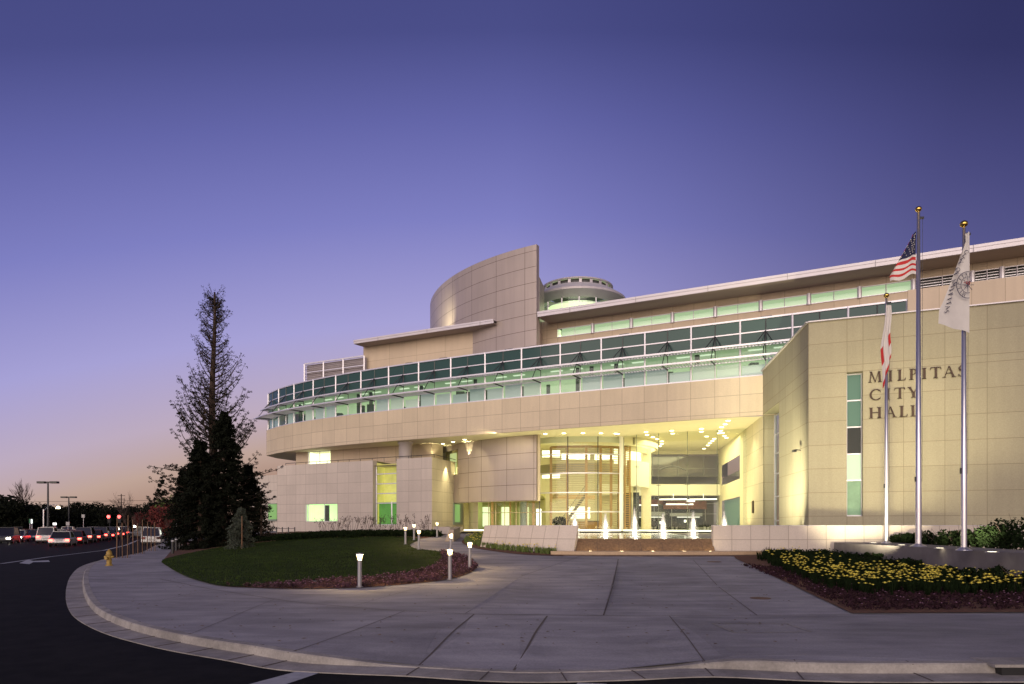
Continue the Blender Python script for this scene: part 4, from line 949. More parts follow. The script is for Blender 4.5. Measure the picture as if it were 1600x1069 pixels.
# arched truss hanging in the lobby
m_ = MB(); tr_ = [pt(1029+43*i/10, 735-6.5*math.sin(PI*i/10), 78) for i in range(11)]; m_.tube(tr_, .07, 6); m_.bar(tr_[5], (tr_[5][0],tr_[5][1],tr_[5][2]+.4), .1)
tag(m_.build('suspended_arch', DMET), 'thin dark arched bar hanging in the lobby behind the glass', 'hanging fixture')
for x, D in ((1052,79),(1099,79)):
    q0, q1 = pt(x-21.5,780.5,D), pt(x+21.5,780,D); m_ = MB(); m_.bar(q0, q1, .3, .14); m_.bar(((q0[0]+q1[0])/2,D,q0[2]), ((q0[0]+q1[0])/2,D,5.4), .04)
    tag(m_.build('pendant_light', emis('pendant_glow', (1,.97,.85), 1.3)), ('left' if x < 1080 else 'right')+' one of two long white pendant lights low in the lobby', 'pendant light', 'pendant lights')
# downlights in the soffit
random.seed(11)
dl = [(1058,y_) for y_ in ()]
dots = [(1009.5,675),(1011,679.5),(1020,683),(1027,686),(1034,689.5),(1034,693.5),(1031,697),(1049.5,673),(1051,677.5),(1096,670),(1096,674.5),(1137.5,657.5),(1133,663),(1127.5,667.5),(1126,673),(1129,676.5),(1123,677),(1132,681),(1135,684),(1116,685.5),(1113,689),(1109,692.5),(1106,696),(1100,701),(1096,707.5),(962,677.5),(852,678),(881,677),(911,676.8),(939,677),(965,678),(726,687),(708,690.5),(692,693.5),(1043,709),(1096,711),(1104,682)]
for x, y in dots:
    D = (ZS-EYE)*F/(HY-y)
    if D > 92: continue
    m_ = MB(); m_.lathe(((x-800)/F*D, D, ZS-.03), [(0,0),(.17,0),(.2,.03)], 12); m_.build('downlight', DOWNL, hall)
# planting and furniture in the lobby
q = pt(866,822,74.9)
pl_ = thing('potted_bush', 'round dark leafy bush inside the curved lobby glass', 'plant', (5.2,76.2,FL))
m_ = MB(); leafcloud(m_, (5.2,76.2,FL+1.0), (1.0,.8,.55), 700, .10); m_.build('foliage', LEAFM, pl_); m_ = MB(); m_.lathe((5.2,76.2,FL), [(.0,0),(.35,0),(.5,.6),(.42,.6)], 16); m_.build('pot', GRANC, pl_)
dk = thing('reception_desk', 'dark wood reception desk behind the wooden screen', 'desk', (8.2,79,FL))
m_ = MB(); m_.box((8.2,79,FL+.5), (3.4,.8,1.0)); m_.build('counter', WOOD, dk); m_ = MB(); m_.box((8.2,78.9,FL+1.05), (3.7,1.1,.08)); m_.build('desk_top', mat('dark_top', (.05,.045,.04), .3), dk)
# plaque
q = BX(1177); m_ = MB(); m_.box((q[0]-.05,q[1],3.55), (.06,.75,1.1), math.atan2(-.16,1)*1); tag(m_.build('wall_plaque', LETT), 'dark bronze plaque on the pale lobby side wall', 'plaque')
# rooftop lantern of the rotunda
LC = (7.5, 81.0)
fr = MB(); fr.lathe((*LC,0), [(4.3,26.80),(5.5,27.35),(5.55,27.55),(4.2,28.45),(3.9,28.50)], 48); ln = fr.build('lantern_roof', FASC, hall, smooth=False)
fr = MB(); fr.lathe((*LC,0), [(3.9,28.95),(4.05,28.98),(4.1,29.10),(2.5,29.25),(0,29.30)], 40)
for i in range(20): a = 2*PI*i/20; fr.box((LC[0]+3.85*math.cos(a),LC[1]+3.85*math.sin(a),28.7), (.3,.12,.55), a+PI/2)
fr.build('lantern_cap', FASC, ln)
m_ = MB(); m_.lathe((*LC,0), [(3.6,28.40),(3.6,29.00)], 32); m_.build('vent_ring', mat('vent_dark_grey', (.10,.10,.11), .6), ln)  # dark grey ring behind the cap posts
fr = MB()
for i in range(14): a = 2*PI*(i+.4)/14; fr.bar((LC[0]+4.3*math.cos(a),LC[1]+4.3*math.sin(a),22.5), (LC[0]+4.3*math.cos(a),LC[1]+4.3*math.sin(a),26.9), .10)
fr.lathe((*LC,0), [(4.32,26.25),(4.36,26.25),(4.36,26.32),(4.32,26.32)], 40); lw = fr.build('lantern_frame', WMET, hall)
m_ = MB(); m_.lathe((*LC,0), [(4.25,23.20),(4.25,26.90)], 40); m_.build('lantern_pane', GLASSG, lw)
m_ = MB(); m_.lathe((*LC,0), [(0,26.75),(3.4,26.70),(3.4,26.20),(3.0,23.20)], 32); m_.build('lantern_glow', emis('lantern_lit', (.82,1,.50), 1.2), lw)
# walls closing the core
m_ = MB(); m_.box((-2,104,9), (56,.4,21)); m_.build('rear_wall', STUCCO, hall)

# ---- lettering, drawn stroke by stroke in a bracketed roman capital
def arc(cx, cy, rx, ry, a0, a1, w0, w1, n=14):
    """curved stroke, width follows the angle: full at the sides, thin at top and bottom"""
    q = []
    for i in range(n):
        pa = []
        for t in (i/n, (i+1)/n):
            a = R(a0+(a1-a0)*t); k = abs(math.cos(a)); w = w1+(w0-w1)*k; c, s_ = math.cos(a), math.sin(a)
            pa.append(((cx+(rx)*c, cy+(ry)*s_), (cx+(rx-w)*c, cy+(ry-w)*s_)))
        q.append([pa[0][0], pa[1][0], pa[1][1], pa[0][1]])
    return q
def rect(x0, y0, x1, y1): return [(x0,y0),(x1,y0),(x1,y1),(x0,y1)]
def stroke(x0, y0, x1, y1, w): return [(x0-w/2,y0),(x0+w/2,y0),(x1+w/2,y1),(x1-w/2,y1)]
T, t_ = .19, .08
def ser(x, y, w=.32): return [rect(x-w/2, y, x+w/2, y+.04)] if y < .5 else [rect(x-w/2, y-.04, x+w/2, y)]
GLY = {
 'I': (.34, [rect(.095,0,.095+T,1)]+ser(.17,0,.34)+ser(.17,1,.34)),
 'L': (.64, [rect(.09,0,.09+T,1), rect(.0,0,.60,.045), [(.55,.0),(.62,.0),(.64,.24),(.60,.24)]]+ser(.165,1,.34)),
 'T': (.84, [rect(.345,0,.345+T,1), rect(.03,.95,.81,1), [(.0,.78),(.035,.78),(.09,.96),(.03,.99)], [(.84,.78),(.805,.78),(.75,.96),(.81,.99)]]+ser(.42,0,.34)),
 'H': (.98, [rect(.09,0,.09+T,1), rect(.74,0,.74+T,1), rect(.2,.49,.78,.54)]+ser(.165,0)+ser(.165,1)+ser(.815,0)+ser(.815,1)),
 'M': (1.12, [stroke(.13,0,.22,1,t_), [(.17,1),(.30,1),(.60,.0),(.54,.0)], [(.53,.0),(.59,.0),(.88,1),(.82,1)], stroke(.98,0,.90,1,T)]+ser(.13,0,.28)+ser(.97,0,.34)+[rect(.10,.96,.28,1), rect(.82,.96,1.02,1)]),
 'A': (.92, [[(.10,0),(.155,0),(.47,1),(.42,1)], [(.40,1),(.50,1),(.86,0),(.70,0)], rect(.23,.34,.66,.38)]+ser(.12,0,.26)+ser(.79,0,.32)),
 'Y': (.88, [rect(.36,0,.36+T,.48), [(.36,.46),(.51,.46),(.21,1),(.04,1)], [(.43,.46),(.51,.46),(.80,1),(.74,1)]]+ser(.435,0,.34)+ser(.13,1,.30)+ser(.77,1,.24)),
 'P': (.66, [rect(.09,0,.09+T,1)]+arc(.30,.73,.33,.27,90,-90,.14,.045)+[rect(.2,.955,.31,1), rect(.2,.46,.31,.505)]+ser(.165,0,.34)+[rect(0,.96,.2,1)]),
 'C': (.86, arc(.50,.5,.50,.52,50,310,.17,.055,20)+[[(.80,.90),(.84,.90),(.84,.70),(.81,.70)], [(.80,.08),(.84,.12),(.85,.30),(.82,.30)]]),
 'S': (.58, arc(.29,.74,.25,.27,35,90,.06,.05,5)+arc(.29,.74,.25,.27,90,235,.13,.05,10)+[[(.07,.62),(.17,.70),(.52,.38),(.44,.30)]]+arc(.29,.25,.25,.27,50,-90,.13,.05,10)+arc(.29,.25,.25,.27,-90,-150,.06,.05,5)+[[(.50,.96),(.53,.96),(.53,.76),(.50,.80)], [(.04,.04),(.07,.04),(.07,.26),(.04,.22)]]),
 'O': (.95, arc(.47,.5,.47,.52,0,360,.16,.055,26)),
 'F': (.58, [rect(.09,0,.09+T,1), rect(0,.955,.54,1), [(.50,.97),(.55,.97),(.57,.78),(.54,.78)], rect(.2,.49,.44,.53), rect(.42,.40,.45,.62)]+ser(.165,0,.34)),
}
sign = thing('wall_sign', 'dark bronze serif letters reading MILPITAS CITY HALL on the right wall', 'sign', (*RX(1432,.1), 9.5))
du = Vector((rdx, rdy, 0)).normalized()
def letter(ch, x, yb, hgt=.68, wid=None, mbn='letter'):
    p = RX(x, .10); D = RX(x)[1]; z = EYE+(HY-yb)/F*D; gw, polys = GLY[ch]; sx = wid/gw if wid else hgt
    m = MB()
    for q in polys:
        f0 = [(p[0]+du.x*a*sx, p[1]+du.y*a*sx, z+b*hgt) for a, b in q]; f1 = [(v[0]+dn.x*.06, v[1]+dn.y*.06, v[2]) for v in f0]; m.hexa(f0, f1)
    m.build(mbn, LETT, sign)
def zb(z0, x, xref=1357):   # baseline row for constant height
    D = RX(x)[1]; return HY-(z0-EYE)*F/D
for word, z0 in ((([('M',1357,20.5),('I',1387.3,6.8),('L',1402,12.8),('P',1420.3,13.2),('I',1440,7.2),('T',1453,17.5),('A',1472.5,20.5),('S',1496.5,12.0)]), EYE+8.80), (([('C',1358.5,17.5),('I',1383.5,6.8),('T',1397,17),('Y',1418,18)]), EYE+7.70), (([('H',1357.5,19.5),('A',1382,18.5),('L',1405,12.8),('L',1422.6,12.8)]), EYE+6.58)):
    for ch, x, wpx in word:
        a, b = RX(x), RX(x+wpx); letter(ch, x, zb(z0, x), .66, math.hypot(a[0]-b[0], a[1]-b[1]))

# ------------------------------------------------------------------ low walls and fountain
lw1 = thing('low_wall', 'long low pale stone wall left of the fountain steps with a slanting face', 'wall', (.5,37,0.3))
DW = 35.6; zwt = 1.89
L0 = (-1.55, 39.4); Lm = (.8, 36.8); L1 = (3.22, 35.7)
def lowwall(parent, top, botoff, zs, th=.45, n_cols=None):
    m = MB(); zb_, zt_ = zs[0], zs[-1]
    for i in range(len(top)-1):
        a, b = top[i], top[i+1]; w = math.hypot(b[0]-a[0], b[1]-a[1])
        for k in range(len(zs)-1):
            f0 = (zt_-zs[k])/(zt_-zb_); f1 = (zt_-zs[k+1])/(zt_-zb_); h = zs[k+1]-zs[k]
            m.face(m.add([(a[0]+botoff[0]*f0,a[1]+botoff[1]*f0,zs[k]), (b[0]+botoff[0]*f0,b[1]+botoff[1]*f0,zs[k]), (b[0]+botoff[0]*f1,b[1]+botoff[1]*f1,zs[k+1]), (a[0]+botoff[0]*f1,a[1]+botoff[1]*f1,zs[k+1])]), [(0,0),(w,0),(w,h),(0,h)])
    top2 = [(p[0]+.05, p[1]+th) for p in top]
    for i in range(len(top)-1): m.quad((*top[i],zt_), (*top[i+1],zt_), (*top2[i+1],zt_), (*top2[i],zt_)); m.quad((*top2[i],zb_), (*top2[i+1],zb_), (*top2[i+1],zt_), (*top2[i],zt_))
    for p, q in ((top[0], top2[0]), (top[-1], top2[-1])): m.poly([(p[0]+botoff[0],p[1]+botoff[1],zb_), (q[0],q[1],zb_), (*q,zt_), (*p,zt_)])
    m.build('stone_face', STONE_L, parent)
    c = MB()
    for i in range(len(top)-1): c.hexa([(top[i][0]-.02,top[i][1]-.03,zt_), (top[i+1][0]+.02,top[i+1][1]-.03,zt_), (*top2[i+1],zt_), (*top2[i],zt_)], [(top[i][0]-.02,top[i][1]-.03,zt_+.03), (top[i+1][0]+.02,top[i+1][1]-.03,zt_+.03), (*top2[i+1],zt_+.03), (*top2[i],zt_+.03)])
    c.build('coping', FASC, parent)
lwp = smooth_poly([pt(757,820,40.4)[:2], pt(800,820,38.2)[:2], pt(850,820,36.4)[:2], pt(903,820,35.5)[:2]], 1, False)
wl = []
ref = [757,768,777.5,794.5,814,833,853,874,903]
for x in ref:
    t = (x-757)/146; D = 40.4-4.9*(1-(1-t)**1.6); wl.append(((x-800)/F*D, D))
lowwall(lw1, wl, (-.28,-.45), [.42, 1.22, zwt])
lw2 = thing('low_wall', 'long low pale stone wall right of the fountain steps running behind the flagpoles', 'wall', (16,35.6,0.3))
xs_ = [1113.5]+[1113.5+29.5*i for i in range(1, 18)]
lowwall(lw2, [((x-800)/F*35.6, 35.6) for x in xs_], (0,-.02), [.40, 1.18, zwt])
ft = thing('fountain', 'stepped granite fountain basin with a lower trough in front of the lobby', 'fountain', (7,36,.4))
m_ = MB(); m_.prism([(2.9,36.2),(10.3,36.2),(13.5,60),(1.2,60)], 1.0, 1.215)
wat = mat('pool_water', (.22,.20,.10), .08, spec=.8)
m_.build('water_surface', wat, ft)
m_ = MB(); m_.hexa([(3.2,35.35,.62),(10.2,35.35,.62),(10.2,36.3,.62),(3.2,36.3,.62)], [(3.35,35.95,1.235),(10.2,35.95,1.235),(10.2,36.3,1.235),(3.35,36.3,1.235)]); m_.build('granite_weir', GRAN, ft)
m_ = MB()
for x in (4.3,5.4,6.5,7.6,8.7,9.6): m_.hexa([(x,35.345,.63),(x+.015,35.345,.63),(x+.015,35.4,.63),(x,35.4,.63)], [(x,35.92,1.2),(x+.015,35.92,1.2),(x+.015,36,1.2),(x,36,1.2)])
m_.build('granite_joint', JOINT, ft)
m_ = MB(); m_.prism([(2.9,34.3),(10.3,34.3),(10.3,35.4),(2.9,35.4)], .45, .60); m_.build('trough_water', wat, ft)
m_ = MB(); stepp = [(1.9,34.3),(4.5,33.85),(8,33.75),(11.2,34.0),(12.2,34.3)]
m_.prism(stepp+[(12.2,34.75),(1.9,34.75)], .50, .66); m_.build('trough_kerb', GRANC, ft)
m_ = MB(); m_.prism([(2.0,34.0),(4.5,33.6),(8,33.5),(11.2,33.72),(12.1,34.0),(12.1,34.3),(2.0,34.3)], .30, .497); m_.build('base_step', mat('dark_step', (.10,.065,.05), .8, var=.3), ft)
m_ = MB()
for x in (3.9,5.45,7.0,8.55,9.85): m_.lathe((x,34.95,.605), [(0,.03),(.12,.03),(.14,0)], 14)
m_.build('trough_light', LIGHTW, ft)
for x in (3.9,5.45,7.0,8.55,9.85): lamp('POINT', (x,34.98,.72), 5, (1,.75,.4), rad=.08)
# water jets
jet_px = [(898,800,'first jet from the left, half hidden by the low wall'),(946,803,'second jet from the left'),(991.5,794,'third and tallest jet'),(1036,803,'fourth jet, before the middle of the clear glass wall'),(1083,800,'fifth jet, just left of the right low wall'),(1131.5,800,'last jet, rising behind the right low wall')]
JM = bpy.data.materials.new('jet_water'); JM.use_nodes = True; b_ = JM.node_tree.nodes['Principled BSDF']; b_.inputs['Base Color'].default_value = (.95,.95,.88,1); b_.inputs['Roughness'].default_value = .4; b_.inputs['Emission Color'].default_value = (1,.96,.75,1); b_.inputs['Emission Strength'].default_value = .0; b_.inputs['Alpha'].default_value = .62
JM2 = JM.copy(); JM2.name = 'jet_mist'; JM2.node_tree.nodes['Principled BSDF'].inputs['Alpha'].default_value = .16
for x, yt, lb in jet_px:
    D = 41.5; X = (x-800)/F*D; h = (HY-yt)/F*D+EYE-1.22
    j = thing('fountain_jet', 'white '+lb, 'water jet', (X,D,1.22), 0, 'fountain jets'); random.seed(int(x))
    m_ = MB(); m_.lathe((X,D,1.2), [(.16,0),(.15,h*.12),(.15,h*.3),(.125,h*.5),(.085,h*.72),(.045,h*.88),(.008,h)], 14); m_.build('water_column', JM, j, smooth=True)
    m_ = MB(); m_.lathe((X,D,1.2), [(.34,0),(.30,h*.12),(.26,h*.3),(.20,h*.5),(.15,h*.75),(.07,h*.93),(.01,h*1.04)], 14)
    for _ in range(900):
        zz = random.random()**1.3*h*1.05; rr_ = (.10+.42*(1-zz/h)**2)*random.random()**.5; a = random.uniform(0,2*PI); q = Vector((X+rr_*math.cos(a), D+rr_*math.sin(a), 1.2+zz)); s_ = .012; m_.poly([q+Vector((-s_,0,0)), q+Vector((s_,0,0)), q+Vector((0,0,s_*3))])
    m_.build('spray', JM2, j)
    m_ = MB(); m_.lathe((X,D,1.225), [(0,.02),(.16,.02),(.5,.0)], 16); m_.build('foam', mat('foam_white', (.85,.85,.78), .6), j)
    lamp('POINT', (X,D-.30,1.42), 22, (1,.93,.70), rad=.10)
    lamp('POINT', (X,D-.24,1.22+h*.55), 10, (1,.93,.70), rad=.06)

# ------------------------------------------------------------------ flagpoles on their plinth
def fp(x, D, z): return ((x-800)/F*D, D, z)
ZP = 1.08
m_ = MB(); pA, pB = (11.9+4.3,35.0), (15.4+.0,20.6)
pf = [((1303-800)/F*34.9,34.9), ((1390-800)/F*34.9,34.9), ((1640-800)/F*22.9,22.9), ((1640-800)/F*20.4,20.4), ((1545-800)/F*23.3,23.3)]
m_.prism(pf, .35, ZP-.005); tag(m_.build('flagpole_plinth', mat('dark_concrete', (.15,.135,.14), .8, var=.2, scale=1.2)), 'long grey concrete plinth under the three flagpoles', 'plinth')
poles = [(1385,33.2,11.5,.078,'shortest looking flagpole, nearest the window, with a limp white and red flag',466),(1435,28.3,13.4,.10,'tallest middle flagpole with the stars and stripes flag',332),(1506,23.9,10.9,.082,'right flagpole with a large white city flag',356)]
PP = []
for x, D, h, r_, lb, yt in poles:
    X = (x-800)/F*D; t = thing('flagpole', lb, 'flagpole', (X,D,ZP), 0, 'flagpoles'); zt_ = EYE+(HY-yt)/F*D; PP.append((X,D,zt_))
    m_ = MB(); m_.lathe((X,D,0), [(r_*1.15,ZP),(r_*1.12,ZP+2),(r_*.62,zt_),(0,zt_)], 16); m_.build('shaft', SMET, t, smooth=True)
    m_ = MB(); m_.lathe((X,D,ZP), [(0,.10),(r_*1.2,.11),(r_*1.9,.07),(r_*3.0,.02),(r_*3.1,0)], 20); m_.build('base_collar', SMET, t)
    m_ = MB(); n8 = 10; m_.lathe((X,D,zt_+.13), [(.001,-.125)]+[(.125*math.sin(PI*i/n8),-.125*math.cos(PI*i/n8)*.9) for i in range(1,n8)]+[(.001,.115)], 14); m_.bar((X,D,zt_-.02),(X,D,zt_+.05),.05); m_.build('gold_finial', GOLD, t, smooth=True)
    m_ = MB(); m_.box((X+.1,D,zt_-.22), (.22,.08,.08)); m_.tube([(X+r_+.05,D-.03,zt_-.25),(X+r_+.03,D-.03,ZP+2.6)], .008, 4); m_.box((X-r_-.02,D,ZP+2.7), (.04,.06,.2)); m_.build('halyard_fitting', DMET, t)
for x, y in ((1365,848.5),(1409,852),(1468.5,857),(1550,863)):
    D = (EYE-ZP)*F/(y-HY)*1.0; q = ((x-800)/F*D, D)
    t = thing('uplight', {1365:'round uplight on the plinth left of the short flagpole',1409:'round uplight between the short and the tall flagpole',1468:'round uplight between the tall and the right flagpole',1550:'round uplight right of all three flagpoles'}[int(x)], 'uplight', (*q,ZP), 0, 'plinth uplights')
    m_ = MB(); m_.lathe((*q,ZP), [(.12,.012),(.19,.015),(.2,.0)], 18); m_.build('trim_ring', SMET, t); m_ = MB(); m_.lathe((*q,ZP), [(0,.02),(.13,.018)], 18); m_.build('lens', emis('uplight_lens', (1,.88,.6), 7), t)
    lamp('SPOT', (q[0],q[1],ZP+.06), 90, (1,.9,.66), (q[0]+.3,q[1]+1.2,12), spot=55, blend=.9, rad=.08)

def flagmesh(name, fn, nu, nv, m, parent, smooth=True, uvf=None):
    mb = MB(); idx = [[None]*(nv+1) for _ in range(nu+1)]
    for i in range(nu+1):
        for j in range(nv+1): idx[i][j] = mb.add([fn(i/nu, j/nv)])[0]
    for i in range(nu):
        for j in range(nv):
            mb.cur = uvf((i+.5)/nu, (j+.5)/nv) if uvf else 0
            mb.face((idx[i][j], idx[i+1][j], idx[i+1][j+1], idx[i][j+1]), [(i/nu,j/nv),((i+1)/nu,j/nv),((i+1)/nu,(j+1)/nv),(i/nu,(j+1)/nv)])
    return mb.build(name, m, parent, smooth=smooth)
fred, fwht, fblu = mat('flag_red', (.55,.03,.03), .8), mat('flag_white', (.70,.66,.62), .8), mat('flag_navy', (.015,.018,.06), .8)
for mm in (fred, fwht, fblu): pass
# stars and stripes
X, D, zt_ = PP[1]; fl = thing('flag', 'stars and stripes flag drooping to the left of the tall flagpole', 'flag', (X,D,zt_-.9))
zz1 = EYE+(HY-362)/F*D; zz2 = EYE+(HY-430)/F*D; Hf = zz1-zz2
def usf(u, v):
    wdt = .10+(.98)*min(1, v*1.15)**1.1; droop = u*.42*(v**.6)+u*u*.18
    return (X-.10-wdt*u, D-.02+.10*math.sin(u*7+v*3)*(.3+u), zz1-v*(Hf-.02)-droop*.55+.06*math.sin(u*9)*v)
uo = flagmesh('cloth', usf, 24, 39, [fred, fwht, fblu], fl, uvf=lambda u, v: 2 if (v < .53 and u < .97) else (0 if int((v-.53)/.47*7) % 2 else 1))
m_ = MB(); random.seed(4)
for j in range(8):
    for i in range(4):
        u, v = .14+.22*i+(.11 if j % 2 else 0), .05+.06*j
        if u > .95: continue
        p = Vector(usf(u, v)); s_ = .028
        for sg in (-1, 1):
            pts5 = []
            for k in range(10): a = PI/2+k*PI/5; rr_ = s_ if k % 2 == 0 else s_*.42; pts5.append(p+Vector((math.cos(a)*rr_*.8, .02*sg, math.sin(a)*rr_)))
            m_.poly(pts5)
m_.build('stars', fwht, fl)
# city flag
X3, D3, zt3 = PP[2]; cf = thing('flag', 'large white city flag with a round seal hanging left of the right flagpole', 'flag', (X3,D3,zt3-1))
zc1 = EYE+(HY-366)/F*D3; zc2 = EYE+(HY-522)/F*D3; Hc = zc1-zc2
def cff(u, v):
    prof = .05+.90*min(1, max(0, (v-.10)/.70))**.95
    if v > .80: prof = .95*(1-(v-.80)/.20*.0)
    lift = u*u*.0+max(0, (v-.72))*1.9*u*.62
    return (X3+.10-.0-(prof+.08)*u, D3-.14-.05*math.sin(u*6+v*4)*(.2+u), zc1-v*Hc+lift*.9+.03*math.sin(u*8))
flagmesh('cloth', cff, 24, 40, mat('flag_ivory', (.60,.57,.55), .85, var=.05, scale=3), cf)
ink = mat('flag_ink', (.06,.055,.09), .8)
def onflag(polys, u0, v0, su, sv, rot, gw, nm, m, parent):
    mb = MB(); c, s_ = math.cos(rot), math.sin(rot)
    for q in polys:
        f0 = []
        for a, b in q:
            xx, yy = (a-gw/2), (b-.5); xr, yr = xx*c-yy*s_, xx*s_+yy*c
            base = Vector(cff(u0, v0)); f0.append((base.x+xr*su, 0, base.z+yr*sv))
        f0 = [(p[0], Vector(cff(u0, v0)).y-.035, p[2]) for p in f0]; mb.hexa(f0, [(p[0], p[1]+.006, p[2]) for p in f0])
    return mb.build(nm, m, parent)
txt = 'CITY OF MILPITAS'; n_t = len(txt)
sp0, sp1 = (X3+.02, EYE+(HY-392)/F*D3), (X3-.72, EYE+(HY-492)/F*D3)
tx = MB()
for i, ch in enumerate(reversed(txt)):
    if ch == ' ': continue
    k = 1-i/(n_t-1)     # along the lettering arc from pole to lower left
    k = i/(n_t-1); k = 1-k
    th_ = k
    xx = X3-.06-.66*(th_**.75); zz = EYE+(HY-(398+92*th_**1.1))/F*D3; ang = R(-52-20*th_)
    gw, polys = GLY[ch]; c, s_ = math.cos(ang), math.sin(ang)
    for q in polys:
        f0 = []
        for a, b in q: ax, by = (a-gw/2)*.15, (b-.5)*.15; f0.append((xx+ax*c-by*s_, D3-.235, zz+ax*s_+by*c))
        tx.hexa(f0, [(p[0], p[1]+.006, p[2]) for p in f0])
tx.build('lettering', ink, cf)
sx_, sz_ = X3-.02, EYE+(HY-449)/F*D3
class Clip(MB):
    def hexa(s, lo, hi):
        if max(p[0] for p in lo) < X3+.085: MB.hexa(s, lo, hi)
sm = Clip()
def ring(mb, r0, r1, y, n=40, a0=0, a1=360, cx=None):
    for i in range(n):
        t0, t1 = R(a0+(a1-a0)*i/n), R(a0+(a1-a0)*(i+1)/n)
        f0 = [(sx_+r*math.cos(t)*.85, y, sz_+r*math.sin(t)) for r, t in ((r0,t0),(r1,t0),(r1,t1),(r0,t1))]; mb.hexa(f0, [(p[0], p[1]+.006, p[2]) for p in f0])
ys = D3-.24
ring(sm, .43, .455, ys); ring(sm, .26, .28, ys)
for i, ch in enumerate('MILPITAS'):
    ang = R(245-i*24); gw, polys = GLY[ch]; rr_ = .355; c, s_ = math.cos(ang-PI/2), math.sin(ang-PI/2)
    for q in polys:
        f0 = []
        for a, b in q: ax, by = (a-gw/2)*.11, (b-.5)*.12; f0.append((sx_+(rr_*math.cos(ang)+ax*c-by*s_)*.85, ys, sz_+rr_*math.sin(ang)+ax*s_+by*c))
        sm.hexa(f0, [(p[0], p[1]+.006, p[2]) for p in f0])
for a in range(0, 360, 45): sm.bar((sx_,ys,sz_), (sx_+.24*math.cos(R(a))*.85,ys,sz_+.24*math.sin(R(a))), .012)
sm.build('seal', ink, cf)
m_ = MB(); m_.lathe((sx_-.0,ys-.005,sz_+.02), [(.0,.0)], 3) if False else None
m_ = MB(); leafcloud(m_, (sx_-.03,ys-.01,sz_+.05), (.12,.005,.10), 26, .035); m_.build('seal_emblem', mat('emblem_red', (.35,.05,.07), .8), cf)
# state flag, hanging straight down
X1, D1, zt1 = PP[0]; sf = thing('flag', 'limp white flag with a red lower stripe hanging down the shortest flagpole', 'flag', (X1,D1,zt1-1))
zf1 = EYE+(HY-478)/F*D1; zf2 = EYE+(HY-609)/F*D1
def csf(u, v):
    c_ = math.sin(u*13)*.04; wdt = .04+.17*min(1, v*2.0)*(1-.35*max(0, v-.55)*2)
    return (X1+.16-u*(wdt+.16)*1.2-.02*v+.03*math.sin(v*9), D1-.12+c_*(.5+v), zf1-v*(zf1-zf2)*(.62+.38*u))
flagmesh('cloth', csf, 20, 40, [fwht, fred], sf, uvf=lambda u, v: 1 if (v > .93 or (.52 < v < .72 and (u < .2 or u > .80))) else 0)

# ------------------------------------------------------------------ path bollard lights
GLOWG = bpy.data.materials.new('bollard_glow'); GLOWG.use_nodes = True; t_n = GLOWG.node_tree; t_n.nodes.clear(); o_n = t_n.nodes.new('ShaderNodeOutputMaterial'); e_n = t_n.nodes.new('ShaderNodeEmission'); tr_n = t_n.nodes.new('ShaderNodeBsdfTransparent'); mx_n = t_n.nodes.new('ShaderNodeMixShader')
e_n.inputs[0].default_value = (1,.70,.28,1); e_n.inputs[1].default_value = 14; mx_n.inputs[0].default_value = .4; t_n.links.new(tr_n.outputs[0], mx_n.inputs[1]); t_n.links.new(e_n.outputs[0], mx_n.inputs[2]); t_n.links.new(mx_n.outputs[0], o_n.inputs[0])
b0 = thing('bollard_light', 'x', 'bollard light', (0,0,0), 0, 'path bollard lights')
m_ = MB(); m_.lathe((0,0,0), [(.11,0),(.11,.02),(.065,.03),(.065,.80),(.09,.83),(0,.83)], 16); m_.build('post', mat('light_steel', (.30,.29,.31), .45, metal=.4), b0, local=True)
m_ = MB(); m_.lathe((0,0,0), [(.04,.84),(.06,.85),(.095,1.0),(0,1.0)], 16); m_.build('lamp_glass', GLOWG, b0, local=True)
m_ = MB(); m_.lathe((0,0,0), [(.09,1.0),(.12,1.01),(.12,1.03),(.05,1.05),(0,1.05)], 16); m_.build('cap', MATS['light_steel'], b0, local=True)
bl_px = [(562,917.5,'bollard light standing alone in the flower strip at the front of the lawn'),(703,905.5,'largest bollard light beside the plaza at the rounded tip of the bed'),(734,888.5,'bollard light at the right edge of the purple bed'),(704.5,868,'bollard light partly behind the large one, by the sloping path wall'),(633.5,850.5,'leftmost bollard light of the cluster behind the lawn'),(654.5,858.7,'bollard light at the bend of the path behind the lawn'),(647,844,'bollard light set back between the two at the path bend'),(683,839.3,'farthest bollard light, near the stone plinth by the entrance')]
for i, (x, y, lb) in enumerate(bl_px):
    q = gz(x, y, .03); o = b0 if i == 0 else dup(b0, q, 0, lb); o.location = q; o['label'] = lb; lamp('POINT', (q[0], q[1], q[2]+.93), 150, (1,.70,.32), rad=.03)
m_ = MB(); q = gz(703,846); m_.hexa([(q[0]-.28,q[1]-.5,q[2]),(q[0]+.28,q[1]-.5,q[2]),(q[0]+.30,q[1]+5,q[2]),(q[0]-.1,q[1]+5,q[2])], [(q[0]-.05,q[1]-.1,q[2]+.75),(q[0]+.25,q[1]-.1,q[2]+.75),(q[0]+.3,q[1]+5,q[2]+.9),(q[0],q[1]+5,q[2]+.9)]); tag(m_.build('slanted_end_wall', mat('dull_brown_stone', (.34,.28,.22), .8, var=.1)), 'short slanting stone wall end beside the entrance path', 'wall')  # darker, browner stone for the wall end

